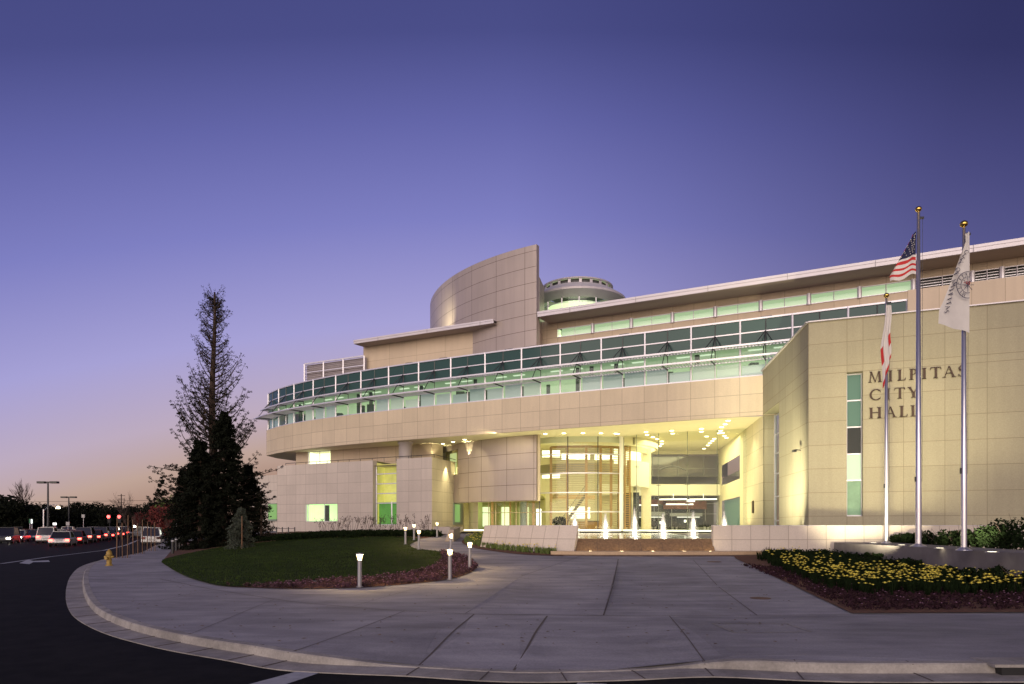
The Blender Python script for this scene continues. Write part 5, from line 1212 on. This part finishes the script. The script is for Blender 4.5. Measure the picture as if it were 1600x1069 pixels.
random.seed(77); fl_ = MB()
for _ in range(260):
    x, y = random.uniform(180,1250), random.uniform(880,1010)
    q = gp(x, y)
    if inside(q, bedA) or inside(q, rb) or not inside(q, side): continue
    z = g(*q)+(.05 if inside(q, lawn) else .008); a = random.uniform(0,6.3); r_ = random.uniform(.02,.05); c_, s__ = math.cos(a)*r_, math.sin(a)*r_
    fl_.poly([(q[0]-c_,q[1]-s__,z), (q[0]+s__*.5,q[1]-c_*.5,z+.012), (q[0]+c_,q[1]+s__,z+.006), (q[0]-s__*.5,q[1]+c_*.5,z+.01)])
tag(fl_.build('fallen_leaves', mat('dry_leaf', (.16,.10,.055), .9, var=.4, scale=3)), kind='stuff')
# ------------------------------------------------------------------ shrubs, stalks
def shrub(x, D, r, h, n, m, label, leaf=.08, grp='dark shrubs behind the flagpoles', z=None):
    X = (x-800)/F*D; zz = g(X, D) if z is None else z; random.seed(int(x*7+D*13)); t = thing('shrub', label, 'shrub', (X,D,zz), 0, grp)
    lf = MB()
    for _ in range(max(4, n//90)): q = Vector((X+random.uniform(-r,r)*.8, D+random.uniform(-r,r)*.5, zz+h*random.uniform(.25,.8))); leafcloud(lf, q, (r*.38,r*.38,h*.28), 90, leaf)
    lf.build('foliage', m, t); st = MB()
    for _ in range(9): st.tube([(X+random.uniform(-.2,.2)*r, D, zz), (X+random.uniform(-1,1)*r*.8, D+random.uniform(-.4,.4)*r, zz+h*random.uniform(.5,1.15))], [.02,.005], 4)
    st.build('stems', TWIG, t)
i = 0
names = ['beside the shortest flagpole','left of the tall flagpole','just right of the tall flagpole','midway between tall and right flagpoles','left of the right flagpole','right of the right flagpole','second to the right of the right flagpole','near the photo\'s right edge, lower','near the photo\'s right edge, taller','at the extreme right']
for k, (x, D, r, h) in enumerate(((1402,34.6,.55,.75),(1422,34,.6,.8),(1452,33,.9,.95),(1476,32,.9,.9),(1497,31.5,.8,1.0),(1525,31,1.0,1.1),(1552,30.5,1.0,1.2),(1578,29,1.1,1.25),(1600,30.5,1.3,1.5),(1630,28,1.4,1.5))):
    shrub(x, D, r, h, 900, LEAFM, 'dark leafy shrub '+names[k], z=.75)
for k, (x, D, r, h) in enumerate(((1540,21.0,.8,.62),(1590,20.2,.9,.7),(1360,30.5,.7,.35),(1420,27.5,.7,.35),(1480,25,.7,.3))):
    shrub(x, D, r, h, 700, LEAFM, 'low dark plant in the bed before the plinth, '+['below the right uplight','at the right edge','left end','under the tall flagpole','under the right flagpole'][k], grp='low plants before the plinth', z=g((x-800)/F*D, D)+.05)
# hedge along the foot of the wing and wispy stalks
random.seed(21); hm = MB(); wst = MB()
def hy(x): return 843.0+max(0, (520-x))*.055-(2.0 if x > 560 else 0)
for _ in range(2300):
    x = random.uniform(330,686); q = gp(x, hy(x)-1.6); k_ = random.random()*(6.0 if x > 430 else 9); D = q[1]+k_; X = (x-800)/F*D
    leafcloud(hm, (X, D, g(X,D)+.2), (.35,.3,.26), 12, .085)
tag(hm.build('ground_hedge', LEAFM), kind='stuff')
for _ in range(95):
    x = random.uniform(500,672); D = gp(x, 837.5)[1]+random.uniform(0,4); X = (x-800)/F*D; z = g(X,D); h = random.uniform(.7,1.6); tip = Vector((X+random.uniform(-.45,.45), D, z+h)); wst.tube([(X,D,z), ((X+tip.x)/2+.05,D,z+h*.6), tip], .012, 3)
    for _k in range(4): q = tip+Vector((random.uniform(-.2,.2),0,random.uniform(-.2,.15))); wst.bar(tip-Vector((0,0,.2)), q, .012); leafcloud(wst, q, (.03,.03,.03), 2, .045)
tag(wst.build('wispy_stalks', TWIG), kind='stuff')
hf = thing('garden_fence', 'low dark metal fence panel at the left foot of the stone wing', 'fence', (-25,76,.8))
m_ = MB(); q0, q1 = pt(432,835,76), pt(460.5,835,74)
for z in (.9, 1.55): m_.bar((q0[0],q0[1],z), (q1[0],q1[1],z), .05)
m_.build('rail', DMET, hf)
for t in (0,.33,.66,1): m_ = MB(); p = divide(q0[:2], q1[:2], [t])[0]; m_.bar((*p,.5), (*p,1.7), .09); m_.build('post', DMET, hf)

# ------------------------------------------------------------------ trees
def limb(mb, p, d, L_, r, bend, n=6):
    pts = [Vector(p)]; dd = Vector(d).normalized()
    for i in range(n): dd = (dd+Vector(bend)/n+Vector((random.gauss(0,.06),random.gauss(0,.06),random.gauss(0,.05)))).normalized(); pts.append(pts[-1]+dd*L_/n)
    mb.tube(pts, [r*(1-.8*i/n) for i in range(n+1)], 5, cap=False); return pts
rt = thing('redwood_tree', 'tall thin-topped redwood with upswept sparse branches left of the building', 'tree', (*((333.5-800)/F*58, 58), .1))
random.seed(31); X, D = (333.5-800)/F*58, 58.0; H_ = 21.1
tk = MB(); tk.tube([(X+.12*math.sin(i*.7), D, H_*i/12) for i in range(13)], [.42*(1-i/12.6)**.8+.03 for i in range(13)], 9); tk.build('trunk', BARK, rt)
br = MB(); lf = MB()
prof = [(1.0,.7),(.965,1.25),(.93,1.2),(.86,1.1),(.80,1.45),(.74,2.0),(.68,2.3),(.60,2.7),(.52,3.0),(.45,3.2),(.36,3.3),(.28,3.5),(.18,3.6),(.08,3.2),(0,3.0)]
def pr(t):
    for (a, ra_), (b, rb2) in zip(prof[:-1], prof[1:]):
        if b <= t <= a: return rb2+(ra_-rb2)*(t-b)/(a-b)
    return .7
z = 2.4
while z < H_-.5:
    t = z/H_; nb = 3 if t > .5 else 4
    for _ in range(nb):
        a = random.uniform(0, 2*PI); reach = pr(min(1, t+.06))*random.uniform(.65,1.08); up = .15 if t > .3 else -.05
        pts = limb(br, (X,D,z), (math.cos(a),math.sin(a),up), reach*1.5, .055*(1.2-t)+.02, (0,0,1.5 if t > .3 else .5), 8)
        for q0, q1 in zip(pts[1:-1], pts[2:]):
            for _k in range(3):
                dd = Vector((random.gauss(0,1), random.gauss(0,1), random.gauss(.3,.5))).normalized()*random.uniform(.15,.42); q = q0.lerp(q1, random.random()); br.bar(q, q+dd, .012); leafcloud(lf, q+dd*.8, (.14,.14,.11), int(4+26*max(0, (.66-t)/.66)**.9), .06)
    z += .30 if t < .42 else (.36 if t < .85 else .26)
for _ in range(14): a = random.uniform(0,2*PI); pts = limb(br, (X,D,H_-random.uniform(.1,1.6)), (math.cos(a),math.sin(a),.3), random.uniform(.7,1.5), .02, (0,0,1.2), 5); [leafcloud(lf, q, (.12,.12,.12), 7, .05) for q in pts[2:]]
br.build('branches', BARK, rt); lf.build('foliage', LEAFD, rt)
def conifer(x, D, H_, R_, label, seed, m=LEAFD, n=26000, name='conifer_tree', leaf=.11, droop=-.25, z0=None, low=.03):
    random.seed(seed); X = (x-800)/F*D; z_ = g(X,D) if z0 is None else z0; t = thing(name, label, 'tree', (X,D,z_), 0)
    tk = MB(); tk.tube([(X,D,z_), (X,D,z_+H_*.98)], [.02*H_+.04,.02], 8); br = MB(); lf = MB(); levels = int(H_*3.2)
    for i in range(levels):
        f = low+(1-low)*(i/levels)**.9; zz = z_+H_*f; rr_ = R_*(1-f)**.72*random.uniform(.8,1.1)+.12
        for _ in range(7):
            a = random.uniform(0,2*PI); L_ = rr_*random.uniform(.7,1.15); e_ = Vector((X+math.cos(a)*L_, D+math.sin(a)*L_, zz+L_*droop+random.uniform(-.2,.2))); br.tube([(X,D,zz), e_], [.03,.008], 4, cap=False)
            k = max(1, int(n/levels/7/8))
            for s_ in range(8): q = Vector((X,D,zz)).lerp(e_, .22+.78*(s_+random.random())/8); leafcloud(lf, q, (.22*rr_**.5,.22*rr_**.5,.16), k, leaf)
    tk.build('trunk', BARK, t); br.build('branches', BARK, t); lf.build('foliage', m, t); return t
conifer(350,55,10.6,3.0,'dense dark evergreen just right of the redwood trunk',41,n=30000)
conifer(313,54,8.4,2.7,'dense dark evergreen just left of the redwood trunk',42,n=26000)
conifer(289,57,6.5,2.0,'dark evergreen at the left foot of the redwood',43,n=14000)
conifer(388,60,6.6,2.2,'dark evergreen right of the redwood against the stone wing',44,n=15000)
conifer(408,56,4.0,1.35,'small sparse conifer silhouetted against the pale stone wing',45,n=2600,leaf=.08,droop=.05)
dc = conifer(377,47,2.9,1.25,'small grey-green staked cedar with drooping branches on the lawn edge',46,LEAFB,n=9000,name='young_cedar',leaf=.06,droop=-.45)
q = ((378-800)/F*46.3, 46.3); m_ = MB(); m_.tube([(*q,g(*q)), (q[0],q[1],g(*q)+2.2)], .035, 8); tag(m_.build('tree_stake', mat('stake_wood', (.17,.095,.055), .85, var=.3)), 'wooden stake beside the young grey-green cedar', 'stake')
# far trees
def crown_tree(x, D, w, h, label, seed, m=LEAFD, bare=.0, cone=False, name='broadleaf_tree'):
    random.seed(seed); X = (x-800)/F*D; t = thing(name, label, 'tree', (X,D,-.3), 0, 'trees beyond the road'); tk = MB(); pts = limb(tk, (X,D,-.3), (0,0,1), h*.5, .02*h+.08, (0,0,.2), 4); lf = MB()
    for _ in range(8): limb(tk, pts[-1-random.randint(0,2)], (random.gauss(0,.7),random.gauss(0,.7),1), h*.35, .05, (0,0,.3), 4)
    tk.build('trunk', BARK, t)
    for _ in range(46):
        if cone: f = random.random()**1.5; q = Vector((X+random.uniform(-1,1)*w*.5*(1-f), D+random.uniform(-1,1)*w*.4*(1-f), h*(.08+.88*f))); r_ = w*.16*(1.15-f)
        else:
            a = random.uniform(0,2*PI); rr_ = random.random()**.5*w*.42; q = Vector((X+rr_*math.cos(a), D+rr_*math.sin(a), h*random.uniform(.22,.88)*(1-.25*rr_/w))); r_ = w*.17
        leafcloud(lf, q, (r_,r_,r_*.8), 70, w*.028+.05)
    lf.build('foliage', m, t)
far = [(-30,120,16,6.2),(28,118,9,4.6),(12,112,9,5.5),(60,150,10,5.0),(92,170,10,5.0),(128,185,10,6.8),(110,190,12,5.5),(146,190,12,7.0),(163,200,12,6.0),(182,170,11,5.2),(205,180,12,5.6),(222,190,10,5.0),(240,150,9,5.4),(262,120,8,5.0),(284,110,7,6.0),(-60,130,16,6.0),(45,175,12,6),(75,210,14,6.5)]
words = ['at the far left edge','under the bare crown at left','in front of the left clump','beyond the headlights','behind the tall lamp','topmost in the middle of the treeline','right of the tall lamp','above the tail lights','left of the traffic signals','behind the bare sapling','between the signals and the vehicles','behind the stakes','left of the pointed evergreen','behind the parked van','beside the lit street lamp, right','outermost left','between the lamps, low','between the two double lamps, far']
for k, (x, D, w, h) in enumerate(far):
    crown_tree(x, D, w, h*1.0+1.2, ('greenish ' if k == 14 else 'dark ')+'broad tree '+words[k], 60+k, LEAFY if k == 14 else LEAFD)
crown_tree(252,128,6.5,11.2,'pointed dark evergreen rising above the treeline',90,cone=True,name='pointed_tree')
crown_tree(272,96,6.5,5.0,'dark red autumn tree left of the redwood',91,LEAFR)
crown_tree(232,140,6,4.6,'smaller dark red tree further down the road',92,LEAFR)
def bare_tree(x, D, H_, label, seed, spread=.5, base=0, grp=None, depth=4, r0=None, stake=False):
    random.seed(seed); X = (x-800)/F*D; z = g(X,D) if base is None else base; t = thing('bare_tree', label, 'tree', (X,D,z), 0, grp); tk = MB(); bm_ = MB(); r0 = r0 or .012*H_
    top = limb(tk, (X,D,z), (0,0,1), H_*.4, r0, (0,0,0), 4); tk.build('trunk', TWIG, t)
    def rec(p, d, L_, r, k):
        pts = limb(bm_, p, d, L_, r, (0,0,.35), 3)
        if k > 0:
            for _ in range(3): rec(pts[random.choice((1,2,3))], (d[0]+random.gauss(0,spread), d[1]+random.gauss(0,spread), d[2]+random.uniform(0,.3)), L_*.72, max(r*.6,.006), k-1)
    for _ in range(4): rec(top[random.choice((2,3,4))], (random.gauss(0,spread), random.gauss(0,spread), 1), H_*.26, r0*.6, depth-1)
    bm_.build('branches', TWIG, t); return t
bare_tree(198,105,7.0,'wide leafless tree against the pink sky by the utility pole',101,.6,0,depth=5)
bare_tree(38,116,8.6,'feathery half-bare tree standing above the left clump',102,.45,0,depth=5,r0=.2)
bare_tree(220,95,4.2,'smaller leafless tree left of the parked van',103,.5,0)
bare_tree(262,88,4.0,'leafless young tree right of the parked van',104,.5,0)
st_px = [(182.3,872.5,808),(191.5,872,817),(199,872,805),(208,867,812),(215.5,866,818),(222.5,865.5,812),(230,861,815),(236.3,861,822),(242.3,861,816)]
for k, (x, y, yt) in enumerate(st_px):
    q = gp(x, y); D = q[1]; h = (y-yt)/F*D
    t = thing('sapling_stake', ['first','second','third','fourth','fifth','sixth','seventh','eighth','ninth'][k]+' thin wooden sapling stake from the left along the far sidewalk', 'stake', (*q, g(*q)), 0, 'sapling stakes'); random.seed(k)
    m_ = MB(); m_.tube([(q[0],q[1],g(*q)), (q[0]+random.uniform(-.05,.05),q[1],g(*q)+h)], .032, 7); m_.build('stake', MATS['stake_wood'], t)
    m_ = MB(); pts = limb(m_, (q[0]+.15,q[1],g(*q)), (0,0,1), h*1.3, .014, (0,0,0), 4); [limb(m_, pts[2+_ % 3], (random.gauss(0,.5),random.gauss(0,.3),1), .6, .006, (0,0,0), 3) for _ in range(6)]; m_.build('sapling', TWIG, t)

# ------------------------------------------------------------------ street furniture
q = gz(170.5,884); hy = thing('fire_hydrant', 'yellow fire hydrant on the corner by the curb', 'fire hydrant', q)
m_ = MB(); m_.lathe(q, [(.17,0),(.17,.05),(.115,.06),(.11,.48),(.15,.49),(.15,.54),(.135,.55),(.12,.66),(.07,.73),(.03,.74),(.03,.79),(0,.79)], 18); m_.build('barrel', HYD, hy)
for s_ in (-1, 1): m_ = MB(); m_.tube([(q[0]+s_*.08,q[1],q[2]+.42), (q[0]+s_*.22,q[1],q[2]+.42)], .055, 10); m_.build('side_nozzle', HYD, hy)
m_ = MB(); m_.tube([(q[0]-.02,q[1]-.08,q[2]+.36), (q[0]-.03,q[1]-.24,q[2]+.36)], .075, 12); m_.build('front_nozzle', HYD, hy)
bb = thing('black_bollard', 'x', 'bollard', (0,0,0), 0, 'black bollards')
m_ = MB(); m_.lathe((0,0,0), [(.10,0),(.10,.82),(0,.82)], 14); m_.build('post', BLACK, bb, local=True)
m_ = MB(); m_.lathe((0,0,0), [(.10,.83),(.105,.83),(.105,.88),(.10,.88)], 14); m_.build('reflective_band', mat('band_white', (.6,.6,.65), .5), bb, local=True)
m_ = MB(); m_.lathe((0,0,0), [(.10,.88),(.10,.93),(.07,.99),(0,1.02)], 14); m_.build('cap', BLACK, bb, local=True)
for k, (x, y) in enumerate(((270,865.5),(275.5,861),(281,858),(285.5,855))):
    D = 1.0*F/(y-(842.5,842,842,841)[k]); qq = gp(x, y); o = bb if k == 0 else dup(bb, (*qq,g(*qq)), 0); o.location = (*qq, g(*qq)); o['label'] = ['nearest','second','third','farthest'][k]+' black bollard with a white band beside the sidewalk'
def lamp_post(x, D, ytop, label, aw=1.6):
    X = (x-800)/F*D; zt_ = EYE+(HY-ytop)/F*D; t = thing('parking_lot_light', label, 'street lamp', (X,D,-.2), 0, 'double-headed parking lot lights')
    m_ = MB(); m_.tube([(X,D,-.2),(X,D,zt_)], [.16,.10], 8); m_.build('pole', DMET, t)
    m_ = MB(); m_.bar((X-aw,D,zt_-.1),(X+aw,D,zt_-.1),.09); m_.build('arm', DMET, t)
    for s_ in (-1,1): m_ = MB(); m_.box((X+s_*aw,D,zt_-.12), (1.0,.6,.28)); m_.build('lamp_head', BLACK, t)
lamp_post(75,95,752.5,'nearer tall double-headed parking lot light at the left',.85); lamp_post(107.5,130,776,'farther double-headed parking lot light',.85)
X, D = (91-800)/F*110, 110; sl_t = thing('street_light', 'curved-arm street light with a glowing head behind the tall lamp', 'street lamp', (X-2.2,D,-.2))
zz = EYE+(HY-796)/F*D; m_ = MB(); m_.tube([(X-2.3,D,-.2),(X-2.3,D,zz)], .11, 8); m_.tube([(X-2.3,D,zz-.3),(X-1.6,D,zz+.5),(X-.6,D,zz+.75),(X,D,zz+.6)], .05, 6); m_.build('pole', SMET, sl_t); m_ = MB(); m_.lathe((X,D,zz+.1), [(0,.4),(.15,.35),(.35,.05),(0,0)], 12); m_.build('lamp_head', emis('sodium_glow', (1,.85,.5), 12), sl_t)
for k, (x, y, D, c_, lb) in enumerate(((147,785,200,0,'small glowing street lamp above the sapling stakes'),(213.5,796,180,0,'pale street lamp right of the bare tree'),(218,815,150,0,'white street lamp low beside the road end'),(277,787.5,85,1,'greenish street lamp half hidden by the redwood'),(210,823,120,0,'low warm lamp post beyond the stakes'))):
    if k == 0: x, y = 4+210-0, 797.5
    if k == 1: x, y = 213, 797
    X = (x-800)/F*D; zz = EYE+(HY-y)/F*D; t = thing('street_light', lb, 'street lamp', (X,D,-.2)); m_ = MB(); m_.tube([(X,D,-.2),(X,D,zz)], .07, 6); m_.build('pole', DMET, t); m_ = MB(); m_.lathe((X,D,zz), [(0,-.18),(.22,-.1),(.25,.1),(0,.25)], 12); m_.build('lamp_head', emis('greenish_lamp' if c_ else 'white_lamp', (.8,1,.5) if c_ else (1,.95,.75), 12), t)
for k, x in enumerate((170.5, 187)):
    D = 130; X = (x-800)/F*D; zz = EYE+(HY-807.5)/F*D; t = thing('traffic_signal', ['left','right'][k]+' traffic signal showing red above the queue of traffic', 'traffic light', (X,D,-.2), 0, 'traffic signals')
    m_ = MB(); m_.tube([(X,D+.2,-.2),(X,D+.2,zz+.4)], .08, 7); m_.build('pole', DMET, t); m_ = MB(); m_.box((X,D,zz-.45), (.5,.25,1.5)); m_.build('housing', BLACK, t)
    m_ = MB(); m_.tube([(X,D-.25,zz),(X,D-.13,zz)], .3, 14); m_.build('red_lens', emis('signal_red', (1,.03,.02), 5), t)
X, D = (189.5-800)/F*260, 260; ut = thing('utility_pole', 'tall thin utility pole with cross-arms rising over the bare tree', 'utility pole', (X,D,-.2)); zz = EYE+(HY-772)/F*D
m_ = MB(); m_.tube([(X,D,-.2),(X,D,zz)], [.3,.16], 7); m_.build('pole', TWIG, ut); m_ = MB(); [m_.bar((X-1.3,D,zz-.6-i*1.3),(X+1.3,D,zz-.6-i*1.3),.18) for i in range(3)]; m_.build('cross_arm', TWIG, ut)
m_ = MB()
for i in range(4):
    m_.tube([(-330+ k*30, D+2, zz-.8-i*1.4-2*math.sin(PI*k/9)) for k in range(10)], .05, 4)
tag(m_.build('power_lines', TWIG), 'thin power lines crossing the pink sky above the trees', 'power lines')
# signs
def small_sign(x, D, y0, y1, wpx, label, m, name='road_sign'):
    X = (x-800)/F*D; z0, z1 = EYE+(HY-y1)/F*D, EYE+(HY-y0)/F*D; w_ = wpx/F*D; t = thing(name, label, 'sign', (X,D,-.2)); q = MB(); q.tube([(X,D+.06,-.2),(X,D+.06,z0)], .05, 6); q.build('pole', SMET, t); q = MB(); q.box((X,D,(z0+z1)/2), (w_,.06,z1-z0)); q.build('panel', m, t)
small_sign(85.5,105,817,820.5,5.5,'small brightly lit white sign beside the tall lamp base',emis('lit_sign_white', (1,1,1), 1.6)); small_sign(49.5,105,811.5,818,2.2,'narrow lit white sign at the left',emis('lit_sign_pale', (.85,1,.95), 1.3)); small_sign(46.3,105.2,811,818,1.5,'narrow green sign beside the lit white one',mat('sign_green', (.02,.14,.07), .5))
small_sign(106,100,815.5,821,5.5,'pair of pale rectangular road signs',mat('sign_grey', (.35,.34,.35), .6)); small_sign(165,120,830,832.5,22,'long yellow-lit bar of a bus stop shelter',emis('shelter_glow', (.9,.9,.2), .7))
small_sign(130,112,804,809,5,'pale round-looking road sign against the dark trees',mat('sign_grey', (.3,.3,.3)))
mo = thing('lit_doorway_panel', 'bright lit white angular panel seen through the trees', 'sign', ((318-800)/F*66,66,.3)); m_ = MB(); q = pt(314,830,66); r_ = pt(319,824,66); m_.box((q[0],66,EYE-.55), (.2,.2,1.0)); m_.box((r_[0]+.1,66,EYE-.18), (.75,.2,.28)); m_.build('panel', emis('lit_panel_white', (.95,1,.75), 1.4), mo)
gs = thing('entrance_gate', 'white-framed lit gate structure behind the redwood', 'gate', ((283-800)/F*90,90,0)); m_ = MB(); q = pt(283,826,90); m_.box((q[0],90,q[2]), (1.0,.2,.6)); m_.build('lit_panel', emis('lit_gate', (.9,1,.8), 4), gs); m_ = MB(); [m_.bar((q[0]+dx,90.2,-.2),(q[0]+dx,90.2,2.9),.1) for dx in (-.7,1.2)]; m_.bar((q[0]-.7,90.2,2.9),(q[0]+1.2,90.2,2.9),.1); m_.build('frame', WMET, gs)

# ------------------------------------------------------------------ cars
def make_car(label, paint, suv=False, lights='tail'):
    c = thing('car', label, 'car', (0,0,0), 0, 'cars on the road at left')
    L_, Wd = 4.5, 1.8; hb = .95 if suv else .82; hr = 1.78 if suv else 1.42
    pr_ = [(-L_/2,.35),(-L_/2+.05,hb-.08),(-L_/2+.15,hb),(L_/2-1.2,hb),(L_/2-.15,hb-.12),(L_/2,.55),(L_/2-.05,.28),(L_/2-.4,.24),(-L_/2+.3,.24)]
    m = MB(); sec = [(-Wd/2,.0),(-Wd/2+.08,.04),(Wd/2-.08,.04),(Wd/2,.0)]
    lo = [(-Wd/2, x, z) for x, z in pr_]; hi = [(Wd/2, x, z) for x, z in pr_]; m.hexa(lo, hi); body = m.build('body', paint, c, local=True)
    bv = body.modifiers.new('b', 'BEVEL'); bv.width = .07; bv.segments = 3
    cab = [(-L_/2+.25 if suv else -L_/2+.75,hb),(-L_/2+.45 if suv else -L_/2+1.25,hr),(L_/2-2.1,hr),(L_/2-1.25,hb)]
    m = MB(); m.hexa([(-Wd/2+.06,x,z) if z < hr-.1 else (-Wd/2+.2,x,z) for x, z in cab], [(Wd/2-.06,x,z) if z < hr-.1 else (Wd/2-.2,x,z) for x, z in cab]); m.build('cabin_glass', mat('car_glass', (.02,.02,.025), .08), c, local=True)
    m = MB(); m.prism([(-Wd/2+.19,cab[1][0]-.03),(Wd/2-.19,cab[1][0]-.03),(Wd/2-.19,cab[2][0]+.05),(-Wd/2+.19,cab[2][0]+.05)], hr, hr+.04)
    for s_ in (-1,1):
        for (x0, z0), (x1, z1) in ((cab[0],cab[1]),(cab[3],cab[2])): m.bar((s_*(Wd/2-.05),x0,z0),(s_*(Wd/2-.19),x1,z1),.07)
    m.build('roof', paint, c, local=True)
    for sx in (-1,1):
        for y in (-L_/2+.8, L_/2-.85):
            w = MB(); w.tube([(sx*(Wd/2-.2),y,.32),(sx*(Wd/2+.01),y,.32)], .32, 18); wo = w.build('wheel', BLACK, c, local=True); w = MB(); w.tube([(sx*(Wd/2),y,.32),(sx*(Wd/2+.02),y,.32)], .2, 14); w.build('rim', SMET, wo, local=True)
        w = MB(); w.box((sx*(Wd/2-.22),-L_/2-.005,hb-.2), (.34,.08,.2)); w.build('tail_light', emis('tail_red', (1,.03,.015), 16) if lights == 'tail' else mat('tail_off', (.2,.01,.01), .3), c, local=True)
        w = MB(); w.box((sx*(Wd/2-.28),L_/2+.0,.62), (.36,.08,.16)); w.build('headlight', emis('head_white', (1,.93,.7), 40) if lights == 'head' else mat('head_off', (.5,.5,.5), .2), c, local=True)
    w = MB(); w.box((0,-L_/2-.01,.6), (.5,.04,.14)); w.build('number_plate', mat('plate', (.5,.5,.5), .5), c, local=True)
    return c
paints = [mat('silver_paint', (.35,.35,.37), .3, metal=.5), mat('dark_blue_paint', (.02,.03,.07), .25), mat('maroon_paint', (.10,.012,.015), .3), mat('white_paint', (.6,.6,.6), .3), mat('graphite_paint', (.05,.05,.055), .3)]
cn = ['silver','dark blue','maroon','white','graphite']
protos = {}
sd = Vector((-.40,.917)); sn = Vector((-.917,-.40)); so_ = Vector((-33,56))   # street direction, towards the left side, a point on the bike lane line
heading = math.atan2(sd.y, sd.x)-PI/2
specs = []; where = []; rnk = ['nearest','second','third','fourth','fifth','sixth','seventh','eighth','ninth','tenth']; random.seed(5)
for ln_, (o_, s0, n_c) in enumerate(((5,17,9),(8.6,31,7),(12.2,46,5))):
    for k_ in range(n_c): specs.append((s0+k_*7.2+random.uniform(-.6,.6), o_, (k_*2+ln_*3+k_//3) % 5)); where.append(rnk[k_]+' in the '+['lane beside the bike lane','middle lane','inner lane'][ln_])
def car_at(s_, o_, kind, lights, suv, label, grp, flip=False):
    key = (kind, lights, suv)
    p = so_+sd*s_+sn*o_; rz = heading+(PI if flip else 0)
    if key not in protos: c = protos[key] = make_car('x', paints[kind], suv, lights)
    else: c = dup(protos[key], (0,0,0))
    c.location = (p.x, p.y, -.16); c.rotation_euler = (0,0,rz); c['label'] = label; c['group'] = grp
for (s_, o_, k), wtxt in zip(specs, where): car_at(s_, o_, k, 'tail', k in (3,4), cn[k]+' car with red tail lights lit, '+wtxt, 'cars driving away with red tail lights')
for k_, (s_, o_, k) in enumerate(((31,12.6,4),(39,13.2,0),(51,15.9,1),(60,16.2,2),(68,19.2,4))): car_at(s_, o_, k, 'head', k == 4, cn[k]+' oncoming car with headlights on, '+['nearest, beside the end of the red queue','second from the front','third from the front','fourth from the front','farthest and outermost'][k_], 'oncoming cars with headlights', True)
q = gp(245,852); c = make_car('white sport utility vehicle seen from behind, waiting at the end of the sidewalk', paints[3], True, 'off'); c['group'] = 'cars on the road at left'; X = (243.5-800)/F*74; c.location = (X-.3,74,-.16); c.rotation_euler = (0,0,R(22))
random.seed(9)
for k in range(9):
    D = 118+k*5; x = 222+k*6.2-(k % 3)*3; key = (k % 5, 'off', k % 3 == 0)
    if key not in protos: c = protos[key] = make_car('x', paints[k % 5], k % 3 == 0, 'off')
    else: c = dup(protos[key], (0,0,0))
    c.location = ((x-800)/F*D, D, -.2); c.rotation_euler = (0,0,R(80+k*3)); c['label'] = cn[k % 5]+' parked car '+['first','second','third','fourth','fifth','sixth','seventh','eighth','ninth'][k]+' from the left in the far lot behind the white vehicle'; c['group'] = 'cars parked in the far lot'

# ------------------------------------------------------------------ building lights
WARM = (1,.88,.50)
lamp('AREA', (17,64.5,FL+.35), 900, (1,.90,.45), (16,66,20), 9, 3)          # floor strip uplight before the clear glass
lamp('AREA', (6,70.0,FL+.35), 620, (1,.90,.45), (6,70,20), 9, 1.5)
lamp('AREA', (-2,75.2,FL+.3), 180, (1,.90,.45), (-2,75,20), 5, .8)
lamp('AREA', (18.5,77,ZS-.2), 1900, (1,.90,.45), (18.5,77,0), 9, 12)         # lobby downlights
lamp('AREA', (8,79,ZS-.4), 950, (1,.90,.45), (8,79,0), 8, 6)
lamp('AREA', (18,84,5.1), 120, (1,.95,.7), (18,84,0), 9, 3)
lamp('AREA', (0,79,ZD0+.9), 330, (.95,1,.50), (0,79,0), 6, 5)
for x, D in ((17.5,60.8),(19.6,62.5)): lamp('SPOT', (x,D,ZS-.15), 500, WARM, (21.8,D+2,4), spot=80, rad=.1)
# terrace uplights: scallops on the wing side and drum
for x_, e_ in ((733,430),(702,170)):
    p_, q_ = BA(bl_a(x_), BR+.45), BA(bl_a(x_), BR); lamp('SPOT', (p_[0],p_[1],9.25), e_, WARM, (q_[0],q_[1],10.9), spot=60, rad=.04)
lamp('SPOT', (-8.6,78.6,9.3), 150, WARM, (-8.9,79.6,10.9), spot=70, rad=.04)
for t_q in (.36, .62):
    p_ = QW(t_q, .5, 8.9); q_ = QW(t_q, .05, 5.0); lamp('SPOT', p_, 950, WARM, q_, spot=80, blend=1, rad=.1)
lamp('SPOT', (-4.5,73.8,ZS-.1), 300, WARM, (-4.6,77,7), spot=90, rad=.08)
lamp('AREA', (-1.5,70.5,ZS-.1), 140, WARM, (-3.5,74,4), 3, 1)
lamp('AREA', (-3.5,79.5,7.6), 140, WARM, (-8,84,4), 2, 2)
# flood on the blade wall
lamp('SPOT', (-9.3,79.2,24.2), 1300, (1,.90,.55), (-8.0,81.9,26.0), spot=90, blend=1, rad=.12)
m_ = MB(); q = pt(688,508,80.5); m_.box((q[0],q[1],24.0), (.9,.3,.2), .4); m_.bar((q[0],q[1],23.4),(q[0],q[1],24),.08); m_.build('flood_fitting', DMET, hall)
# floods washing the right block
lamp('SPOT', (14.6,27.5,1.0), 11500, (1,.88,.55), (21.2,44.0,7.4), spot=54, blend=1, rad=.2)
lamp('SPOT', (18.2,27.0,1.2), 5200, (1,.88,.56), (25.0,42.2,6.6), spot=50, blend=1, rad=.2)
for y_ in (46.2, 49.6): lamp('SPOT', (18.75,y_,1.35), 160, (1,.93,.66), (19.35,y_+.5,6), spot=60, blend=.8, rad=.05)
lamp('SPOT', (13.5,45,1.4), 12500, (1,.92,.60), (20.0,51,7), spot=80, blend=1, rad=.2)
